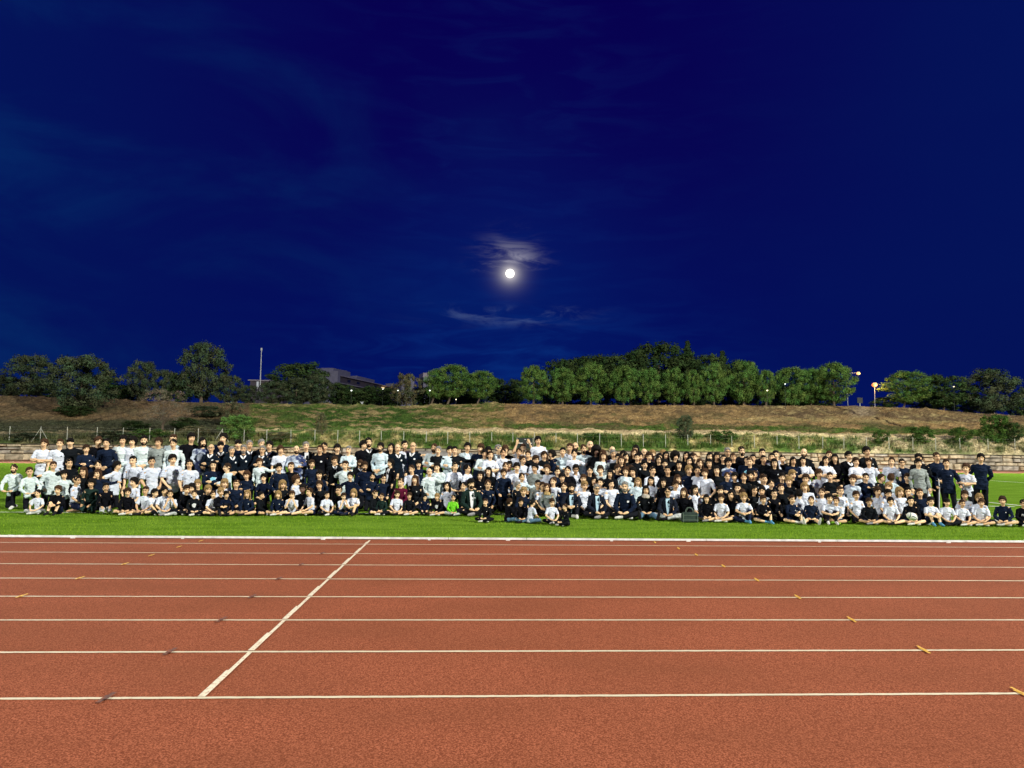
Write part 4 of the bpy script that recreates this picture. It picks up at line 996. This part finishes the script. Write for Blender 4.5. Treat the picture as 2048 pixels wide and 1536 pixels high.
def person(loc, yaw, s, pose, kid, top, hair, flags='', rs=0, vis=True):
    r = random.Random(rs); f = frame(pose, kid)
    bo = bpy.data.objects.new('person', body_mesh(pose, kid)); COL.objects.link(bo)
    sk = SKINS[r.choice([0, 0, 0, 1, 1, 2])] if '#' not in flags else SKINS[3]
    bo.material_slots[0].link = 'OBJECT'; bo.material_slots[0].material = sk
    bo.location = loc; bo.rotation_euler = (0, r.uniform(-.085, .085) if POSES[pose][0] > 1 else r.uniform(-.03, .03), yaw); bo.scale = (s, s, s)
    tname, long_, mats, pn = TOPS[top]
    child(pn, cloth_mesh('top', pose, kid, long_), bo, [r.choice(mats)])
    bare = ('S' in flags)
    tk = next((c for c in 'jnvg' if c in flags), 'v' if bare else 'k')
    child('shorts' if bare else 'trousers', cloth_mesh('trousers', pose, kid, 0 if bare else 1), bo, [TR[tk]])
    if vis:
        sc_ = next((x for c, x in (('1', 'w'), ('2', 'k'), ('3', 'b'), ('4', 'l')) if c in flags), r.choice('wwkks'))
        for i in (0, 1): child('shoe', cloth_mesh('shoe%d' % i, pose, kid), bo, [SH[sc_]])
    Mh = Matrix.Scale(f['s'], 4) @ f['Mh']
    styles, hc, _ = HSTYLE[hair]
    st = r.choice(styles); me = get_hair(st, r.randrange(3)); hc = r.choice('dddr') if hc == 'd' and hair in 'dcq' else hc
    tilt = Matrix.Rotation(r.uniform(-.03, .03), 4, 'Y')
    child('cap' if hair == 'k' else 'hair', me, bo, [HM[hc]], Mh @ tilt)
    if 'B' in flags: child('beard', BEARD, bo, [HM['g' if hair in 'g' or 'Y' in flags else 'd']], Mh)
    if 'G' in flags: child('glasses', GLASS, bo, [EYE], Mh)
    if top == 'B': child('collar', chest_piece('collar', pose, kid), bo, [white_trim]); child('badge', chest_piece('badge', pose, kid), bo, [white_trim])
    elif 'e' in flags: child('badge', chest_piece('badge', pose, kid), bo, [white_trim])
    elif r.random() < (.6 if top == 'W' else .3): child('logo', chest_piece('logo', pose, kid), bo, [TR['v'] if top in 'WwG' else white_trim])
    if 'C' in flags and top != 'B': child('collar', chest_piece('collar', pose, kid), bo, [white_trim])
    if top == 'S' or 'F' in flags: child('shirt_front', chest_piece('shirt_front', pose, kid), bo, [blue_shirt if top == 'S' else white_trim])
    if 'T' in flags: child('print', chest_piece('print', pose, kid), bo, [cyanp if top == 'N' else white_trim])
    if 'E' in flags: child('lettering', chest_piece('lettering', pose, kid), bo, [white_trim])
    if 'A' in flags: child('scarf', chest_piece('scarf', pose, kid), bo, [scarfm if hair == 'l' else tanscarf])
    return bo
# ------------------------------------------------------------------ the crowd, one line per stretch of the photograph
# x,top,Clothes Hair flags ; coordinates are in 6.827x enlargements starting at column x0, row 850
# flags: a arms crossed, h hands clasped, k kneel, x cross-legged, i leaning, q hands on cheeks, u knees up, o one knee up, s legs stretched, H heels, t stand
#        r/l/b facing right/left/back, w bowed, R raised arm; S bare legs + shorts; j n v g trousers; B beard G glasses C collar F shirt front; 1-4 shoes
DATA = {
0: """570,185,Wda;812,185,Wd;1030,165,Kk;1330,155,Kd;1210,265,Nb;1495,180,Nd;1635,140,wd;1755,150,Wc;1990,140,wdB
185,530,wbBo;455,565,wdo;690,490,wd;975,450,Kd;1365,480,Kd;1600,490,Wdr;1870,415,Wdk;885,615,wc;1150,565,Km;1370,595,Nm;1065,680,WdSHr;1240,725,Dcg*1;1835,710,Wdl
530,875,Wdxn1;800,820,KdwSu2;1455,785,KdnH;1750,855,KbxS;1990,830,WbSx""",
260: """395,170,Gb;555,120,wd;655,185,wd;795,100,Kc;1000,165,XlB;1215,105,Nd;1290,215,Bk;1130,250,BzG;1415,285,Bgh;1545,190,Nk;1620,200,Bg;1565,265,BgBh;1835,185,Kg;1800,275,BgG;1930,215,Bd
345,425,Wdk;610,395,Wdk;815,465,Wd;1150,480,NlT;1330,515,wbl;1820,445,wc;1610,620,Nc;1840,660,Nd;1430,735,Nq;1270,725,Wy;960,740,Ky;1065,815,Kyw;855,790,Wd;770,815,Kb;490,835,Wd
350,865,WdriS1;575,880,Wbxqn1;890,885,KbxT1;1145,890,WbxS;1325,895,NdxS;1255,850,Ky;1610,880,NoxS;1790,905,KdxSr""",
520: """310,275,Wc;525,270,XzBa;685,220,KgF;825,270,Kde;945,230,Kd;1085,255,Kc;1210,280,wg;1385,205,Kcr;1540,165,KdBC;1645,240,wdBh;1780,245,Kl;1885,250,Bz;2000,205,Wd
300,520,Nd;430,500,Kd;720,470,Nb;985,420,KbC;1140,480,wb;1335,470,KcBC;1450,495,NbB;1770,460,KdlF;810,610,Nc;1215,635,Nd;1500,650,NdB;1670,670,NdG;1910,715,Mp;495,680,Wcr;310,745,Ky;580,800,Kd#;835,755,Kb;1080,825,KdlG
680,850,WblxS;255,890,NywxS;450,890,WdqxS;920,900,WdxT;1150,920,Wbqxv;1275,865,WywoS;1570,885,KbrS;1665,925,Dbxw;1870,890,WbwxS""",
780: """335,225,BzG;545,245,wdBa;645,285,Kg;790,285,wda;920,285,Kd;1020,235,wd;1185,250,Nc;1255,330,wda;1355,350,Wba;1335,290,Kc;1500,260,wgr;1535,320,WbC;1615,270,Kc;1745,310,Wb;1860,250,WdR;1915,345,Kbw
420,475,Nc;320,540,Wb;665,510,wd;885,495,Wd;565,580,wz;1080,530,Wdr;1205,620,Kl;1355,570,Kl;1545,500,Wd;1640,490,Wd;1745,510,Wd;1840,410,Wbr;1565,595,Nbk;1800,650,wb;1990,520,Gd;2000,410,Wb;365,680,Km;790,770,Wl;980,770,Kd;1120,725,DcBxF;1320,745,Nd;265,915,KbxS;465,950,NdwH;650,930,KyTxS;860,945,Ldxn;1760,765,KgrG;1820,840,Nyw;2010,740,Gqw
1310,1000,Kbx1;1640,1000,Kbbxj;1790,995,Kdwxj;1950,1010,Wdbxj""",
1040: """300,150,WdR2;265,320,Wbr;330,355,Kbw;435,335,Ncl;585,300,wd;620,240,Wd;800,225,KzB;740,335,Wd;910,260,wdB;930,205,Kz;1035,290,Kf#;1110,365,wm;1190,330,Km;1245,280,Kz;1300,385,Kd;1320,330,Wg;1410,340,Kl;1525,265,Kl;1575,320,Km;1485,375,Kl;1600,385,Kde;1390,415,Km;1665,370,Kd;1755,310,Wz;1762,370,Kb;1845,375,Kl;1935,415,KlG;1865,335,Wy;1925,335,Wy;2010,355,Kl;2025,460,Kd;1750,475,Kd
400,535,Wd;500,575,Nd;621,555,Kd;730,535,WdG;925,560,Kd;1130,550,wb;1310,535,Nd;1415,565,wd;1515,545,Nb;1580,570,Kd;1820,555,WdC;2015,550,Kd;615,650,Kc;450,705,Wd;845,670,Wd;985,700,Kl;1085,720,Wd;1220,600,Kl;1275,740,Wd;1580,710,wo;1790,695,Wl;1990,720,Kl;300,770,Wb;600,775,Nb;870,760,Wyw
400,790,GmA;705,790,SdBo;1040,800,SgGx;1430,765,NgBxeY;1715,820,KlAsj;435,1000,Wbx1;615,1070,Kblx1""",
1300: """375,365,Kf;430,480,Kl;480,355,Kl;545,375,Kl;550,425,Kl;640,380,Kq;695,455,Km;770,365,Kl;860,365,Kl;865,455,Klw;950,395,Kq;1035,300,KgG;1110,440,Xc;1180,375,Kq;1265,415,NqT;1302,285,KdB;1365,390,Kq;1390,435,Nq;1500,315,Kd;1565,405,Kqe;1665,375,Wq;1775,340,Wd;1735,450,Kle;1865,400,Kq;1950,430,Nl
960,545,Kl;550,545,Ny;655,555,Wd;770,590,Wd;1055,640,Nd;1170,640,Kc;1260,650,Kd;1365,620,Kde;1435,620,Wb;1520,660,Kb;1600,670,Wb;1650,735,Kd;1800,650,Nd;1960,610,Ky;1910,700,Ky;385,670,Wm;325,755,Wb;595,810,Wlr;990,830,Kd;1090,880,Kl;1185,790,Kq;1230,870,Kb;1405,820,Kl;1530,830,Wd;1690,870,Kq;1825,795,Kd
235,840,SdGxn;465,850,Kmxj;770,940,KlwxS;965,935,WbxS;1280,920,Wyov3;1540,955,KboS3;1935,950,NboS""",
1540: """450,310,KzB;505,425,Wla;745,345,Kd;760,420,Wla;905,390,Klh;1080,355,KdC;1195,440,Wb;1380,290,KdC;1410,445,Wb;1615,435,Wb;1830,455,NdG
710,595,Wch;865,640,Kb;1085,670,Xd;1275,650,Nd;1510,660,Kbr;1650,660,wdb;1845,655,Kb;490,665,Kb;510,775,Wy;1590,775,Wy;430,875,Wdb;715,855,Wb;955,830,Wq;800,930,Wd;1185,895,WbH;1460,840,Wb;1610,875,Wd;1785,840,Wy;1905,840,Kd
565,965,NbsS1;895,975,WdxS4;1345,990,KbxS;1645,980,WdxS;1915,970,KdxS1""",
1748: """675,385,Kd;635,455,Gd;905,365,Nb;1035,460,NbJ;1260,520,WdaK;1425,385,NdV
605,700,Wk;660,860,Nd;1225,890,Wb;1415,930,Wy;985,990,Wk
765,975,WdSu3;1190,1010,WbxSM;1450,1000,WdwxS;1755,965,NbxnS1;2020,1010,KdxE"""}
SPECIAL = {(1240+0, 725): 'person in dark green zip top with curly hair kneeling upright in the front row', (860+780*0, 945): 'small person in bright lime green jacket sitting cross-legged'}
D0 = [(0, 18.85), (400, 19.05), (640, 19.45), (800, 19.85), (960, 19.75), (1240, 19.45), (1400, 19.1), (1500, 18.8), (2048, 18.75)]
folks = []
i = 0
for x0, txt in DATA.items():
    for li, line in enumerate(txt.split('\n')):
        for ent in line.split(';'):
            a, b_, code = ent.split(','); px = x0+int(a)/6.827; py = 850+int(b_)/6.827
            top, hair, fl = code[0], code[1], code[2:]
            folks.append(dict(px=px, py=py, top=top, hair=hair, fl=fl, zone=li if not (x0 == 0 and False) else li)); i += 1
pr = random.Random(21)
for k, f_ in enumerate(folks):
    px, py, fl = f_['px'], f_['py'], f_['fl']
    v = py-hor(px); d0 = table(D0, px)
    front_kid = px > 960 and px < 1140 and py > 992
    rightgrp = f_['px'] > 1830 and f_['zone'] == 0
    d = d0+.22+max(0, min(3.4, (88-v)*.034))
    if front_kid: d = (18.45 if px < 1060 else 18.25) if py < 1003 else 17.75
    if rightgrp: d = 20.15+max(0, 15-v)*.075
    if 'R2' in fl: d = 22.7
    if fl.find('x') >= 0 or fl.find('s') >= 0 or fl.find('u') >= 0 or (fl.find('o') >= 0 and v > 55):
        d = min(d, d0+.45)
    if px > 1140 and px < 1360 and f_['top'] in 'SKN' and py > 960 and 'x' in fl: d = d0+.30
    if 'SdBo' == f_['top']+f_['hair']+fl: d = d0+.35
    p = at(px, py, d); h = p.z-.012
    pose = None
    for c, nm in (('x', 'cross'), ('i', 'lean'), ('u', 'knees'), ('s', 'stretch'), ('H', 'heel'), ('k', 'kneel'), ('J', 'crutch'), ('V', 'back'), ('h', 'clasp'), ('a', 'arms')):
        if c in fl: pose = nm
    if 'q' in fl: pose = 'cheek'
    if 'o' in fl: pose = 'oneup' if h < 1.0 else 'oneknee'
    if 'R' in fl and 'R2' not in fl: pose = 'raise'
    if pose in ('clasp', 'arms') and h < 1.3: pose = 'kneelx' if pose == 'arms' else 'kneel'
    if pose is None:
        if h < .80: pose = pr.choice(['cross', 'knees', 'cross'])
        elif h < 1.0: pose = 'heel'
        elif h < 1.36: pose = pr.choice(['kneel', 'kneel', 'kneelhug', 'kneelleft', 'kneelx', 'oneknee'])
        else: pose = pr.choice(['stand', 'stand', 'hug', 'arms', 'clasp', 'hug']) if f_['zone'] == 0 else pr.choice(['stand', 'stand', 'hug'])
        if pose == 'hug' and (f_['px'] > 1720 or 'R2' in fl or f_['top'] in 'BG'): pose = 'stand'
    base = POSES[pose][0]
    adult_h = {'stand': 1.60}.get(pose, base*.93)
    kid = h < (1.58 if base > 1.7 else base*.90)
    if 'B' in fl or f_['top'] in 'SB' or f_['hair'] in 'gz': kid = False
    T = frame(pose, kid)['top']+.012
    s = h/T
    # keep heads near life size: switch build where it fits better
    if not kid and s < .80 and 'B' not in fl and f_['top'] not in 'SB': kid = True; s = h/(frame(pose, kid)['top']+.012)
    if kid and s > 1.16: kid = False; s = h/(frame(pose, kid)['top']+.012)
    yaw = math.atan2(p.x, p.y)*-.75 + pr.uniform(-.42, .42)
    if 'l' in fl: yaw -= 1.0
    if 'r' in fl: yaw += 1.0
    if 'b' in fl: yaw += 2.5
    # head offset so that the crown lands on the pixel
    Mh = frame(pose, kid)['Mh']; hc = Mh.translation*frame(pose, kid)['s']*s
    off = Vector((hc.x*math.cos(yaw)-hc.y*math.sin(yaw), hc.x*math.sin(yaw)+hc.y*math.cos(yaw), 0))
    loc = Vector((p.x, p.y, 0))-off
    if f_['zone'] == 2 or pose in ('cross', 'lean', 'knees', 'stretch', 'cheek', 'oneup'): loc = Vector((p.x-off.x, p.y+.05, 0))
    loc.z = .008
    if 'R2' in fl:
        T = frame('stand', False)['top']+.012; kid = False; s = 1.02; loc.z = p.z-T*s
        e = empty('step_stool', (loc.x, loc.y, 0)); tag(e, 'wooden step stool under the tallest standing person behind the rows', 'stool')
        st_ = noisy('stool_wood', (.35, .24, .14), (.25, .17, .1), 8)
        bm = bmesh.new(); box(bm, (0, 0, loc.z-.025), (.6, .4, .04)); bm_obj('top', bm, st_, e)
        for sx in (-1, 1):
            for sy in (-1, 1):
                bm = bmesh.new(); box(bm, (sx*.25, sy*.15, (loc.z-.05)/2), (.05, .05, loc.z-.05)); bm_obj('leg', bm, st_, e)
    f_.update(loc=loc, h=h, d=d, pose=pose, kid=kid, s=s, yaw=yaw, v=v)
# ---- keep bodies apart: later rows step back where they would share ground
ordered = sorted(folks, key=lambda q_: q_['d'])
# ---- labels
rows = {}
for f_ in folks:
    v = f_['v']
    if f_['pose'] in ('cross', 'lean', 'knees', 'stretch', 'cheek', 'oneup') or v > 84: r_ = 'front row'
    elif v > 64: r_ = 'second row'
    elif v > 40: r_ = 'third row'
    elif v > 20: r_ = 'fourth row'
    else: r_ = 'back row'
    f_['row'] = r_; rows.setdefault(r_, []).append(f_)
POSEW = {'cross': 'sitting cross-legged', 'lean': 'leaning forward', 'cheek': 'hands at face', 'knees': 'knees drawn up', 'stretch': 'legs stretched out', 'oneup': 'one knee up', 'heel': 'sitting on heels', 'kneel': 'kneeling', 'kneelx': 'kneeling with crossed arms', 'kneelhug': 'arm round a neighbour', 'kneelleft': 'arm round a neighbour', 'hug': 'arm round a neighbour', 'oneknee': 'on one knee', 'stand': 'standing', 'arms': 'arms crossed', 'clasp': 'hands clasped', 'back': 'hands behind back', 'crutch': 'leaning on two crutches', 'raise': 'one arm raised'}
def desc(f_):
    hn = HSTYLE[f_['hair']][2]; b = ' and beard' if 'B' in f_['fl'] else (' and glasses' if 'G' in f_['fl'] else '')
    tn = TOPS[f_['top']][0]
    return f'{hn}{b}, {tn}'
from collections import Counter
cnt = Counter((desc(f_), f_['row']) for f_ in folks)
def placed(f_): return f_['px']
# landmark of each row: people whose look is unique in their row
for r_, lst in rows.items():
    lst.sort(key=lambda q_: q_['px'])
    for n_, f_ in enumerate(lst): f_['n'] = n_
seen = Counter()
ADJ = {'d': 'dark-haired', 'c': 'curly-haired', 'b': 'brown-haired', 'y': 'blond', 'l': 'long-dark-haired', 'm': 'long-brown-haired', 'o': 'long-blond-haired', 'z': 'bald', 'g': 'grey-haired', 'k': 'black-capped', 'f': 'big-curled', 'p': 'brown-bunned', 'q': 'tied-back-haired'}
CLR = {'W': ('white', 'polo shirt'), 'w': ('pale', 'sweatshirt'), 'N': ('navy', 'sweatshirt'), 'K': ('black', 'jacket'), 'B': ('badged', 'club jacket'), 'G': ('grey', 'sweatshirt'), 'D': ('green', 'top'), 'M': ('maroon', 'sweatshirt'), 'L': ('lime', 'jacket'), 'S': ('suited', 'suit jacket'), 'X': ('two-tone', 'sweatshirt')}
def short(f_):
    e_ = 'bearded ' if 'B' in f_['fl'] else ('spectacled ' if 'G' in f_['fl'] else '')
    return e_+ADJ[f_['hair']], CLR[f_['top']][0]
def wc(t): return len(t.replace('-', ' ').split())
for r_, lst in rows.items():
    sc2 = Counter(short(f_) for f_ in lst)
    last = None
    for n_, f_ in enumerate(lst):
        a, c = short(f_); t = (c+' ' if f_['top'] not in 'BS' else '')+CLR[f_['top']][1]
        if sc2[(a, c)] == 1:
            lab = f'{a} person in {t}, {POSEW[f_["pose"]]}, {r_}'; last = n_
        elif last is not None:
            la, lt = short(lst[last]); lab = f'{a} person in {t}, {r_}, {ordn(n_-last-1)} right of the {la} {lt} one'
        else:
            lab = f'{a} person in {t}, {r_}, {ordn(n_)} from left'
        if len(lab.split()) > 16: lab = lab.replace('person in ', '')
        f_['label'] = lab
for k, f_ in enumerate(folks):
    f_['label'] = {(1310/6.827+780): 'brown-haired person in black, cross-legged in front of everyone at the picture centre'}.get(f_['px'], f_['label'])
for k, f_ in enumerate(folks):
    vis = f_['row'] == 'front row' or f_['px'] > 1830 or f_['px'] < 140
    o = person(f_['loc'], f_['yaw'], f_['s'], f_['pose'], f_['kid'], f_['top'], f_['hair'], f_['fl'], rs=k, vis=vis)
    tag(o, f_['label'], 'person', 'people posing in rows on the pitch')
# distant person at the far left by the wall
p = at(3, 887, 71.3)
o = person(Vector((p.x, p.y, 0)), .3, (p.z)/(frame('stand', False)['top']+.012), 'stand', False, 'K', 'd', '', 77)
tag(o, 'distant person in dark clothes alone by the stone wall at the far left', 'person')
# ------------------------------------------------------------------ small things
def gpt(px, py): return ground(px, py)
# rugby balls
def rugby(px, py, d, z, rz, label, s=1):
    p = at(px, py, d); bm = bmesh.new(); ball(bm, (0, 0, 0), (.14*s, .095*s, .095*s), sub=4)
    me = bpy.data.meshes.new('rugby_ball'); bm.to_mesh(me); bm.free(); me.shade_smooth(); me.materials.append(new_mat('ball_white', (.68, .68, .62), .5)[0]); me.materials.append(new_mat('ball_dark', (.03, .10, .09), .5)[0])
    for q_ in me.polygons:
        if abs(abs(q_.center.x)-.085*s) < .008*s or (abs(q_.center.x) < .05 and abs(q_.center.z) < .012 and q_.center.y < 0): q_.material_index = 1
    o = bpy.data.objects.new('rugby_ball', me); COL.objects.link(o); o.location = (p.x, p.y, z if z else p.z); o.rotation_euler = (0, rz, 0); tag(o, label, 'rugby ball')
rugby(1824, 1033, 18.33, None, .35, 'white and dark rugby ball held in the lap of a person in black', .95)
# handbag
g = gpt(1382, 1046)
hb = empty('handbag', (g.x, g.y+.12, .008), -.05); tag(hb, 'large dark green handbag standing on the grass before the long-haired person', 'handbag')
leather = noisy('green_leather', (.035, .055, .045), (.02, .035, .03), 12, .45, bump=.2); trimm = noisy('bag_trim', (.10, .14, .11), (.07, .1, .08), 20, .5)
bm = bmesh.new(); box(bm, (0, 0, .12), (.42, .18, .24), taper=.9); bmesh.ops.bevel(bm, geom=bm.edges[:], offset=.02, segments=2, affect='EDGES'); bm_obj('bag_body', bm, leather, hb, False)
bm = bmesh.new(); box(bm, (0, -.095, .06), (.40, .012, .02)); box(bm, (0, -.088, .17), (.385, .012, .014)); 
for s_ in (-1, 1): box(bm, (s_*.17, -.096, .12), (.018, .012, .22))
bm_obj('trim', bm, trimm, hb)
for y_ in (-.05, .05):
    bm = bmesh.new(); tube(bm, [(-.09, y_, .235), (-.08, y_, .30), (-.04, y_, .35), (.04, y_, .35), (.08, y_, .30), (.09, y_, .235)], .008, 8); bm_obj('handle', bm, trimm, hb)
# crutches beside the standing person on the right
cf = next(q_ for q_ in folks if 'J' in q_['fl'])
fr = frame('crutch', cf['kid']); cs = cf['s']*fr['s']
for n_, sgn in enumerate((1, -1)):
    hx, hy, hz = sgn*.30*cs, -.17*cs, .965*cs
    c_, s_ = math.cos(cf['yaw']), math.sin(cf['yaw'])
    base = cf['loc']+Vector((hx*c_-hy*s_, hx*s_+hy*c_, 0))
    e = empty('crutch', base, cf['yaw']); tag(e, 'metal crutch in the '+('left' if sgn > 0 else 'right')+' hand of the standing person in the navy sweatshirt', 'crutch', 'pair of crutches')
    bm = bmesh.new(); tube(bm, [(sgn*.05, -.14, .03), (0, 0, hz)], .014, 8); tube(bm, [(0, 0, hz), (sgn*.01, .05, hz+.20)], .012, 8); bm_obj('shaft', bm, noisy('crutch_metal', (.55, .56, .58), (.45, .46, .5), 9, .35), e)
    bm = bmesh.new(); tube(bm, [(0, -.06, hz+.01), (0, .05, hz+.01)], .015, 8); bm_obj('hand_grip', bm, blk, e)
    bm = bmesh.new(); tube(bm, [(sgn*.052, -.145, .0), (sgn*.05, -.14, .05)], .02, 8); bm_obj('rubber_foot', bm, blk, e)
    bm = bmesh.new(); tube(bm, [(.045, .06, hz+.21), (.0, .105, hz+.22), (-.045, .06, hz+.21)], .012, 6); bm_obj('arm_cuff', bm, blk, e)
dups = [l for l, c in Counter(o.get('label') for o in sc.objects if o.parent is None and o.get('label')).items() if c > 1]
print('PEOPLE', len(folks), 'DUP', dups, 'longest', max((len(o['label'].split()), o['label']) for o in sc.objects if o.get('label')))
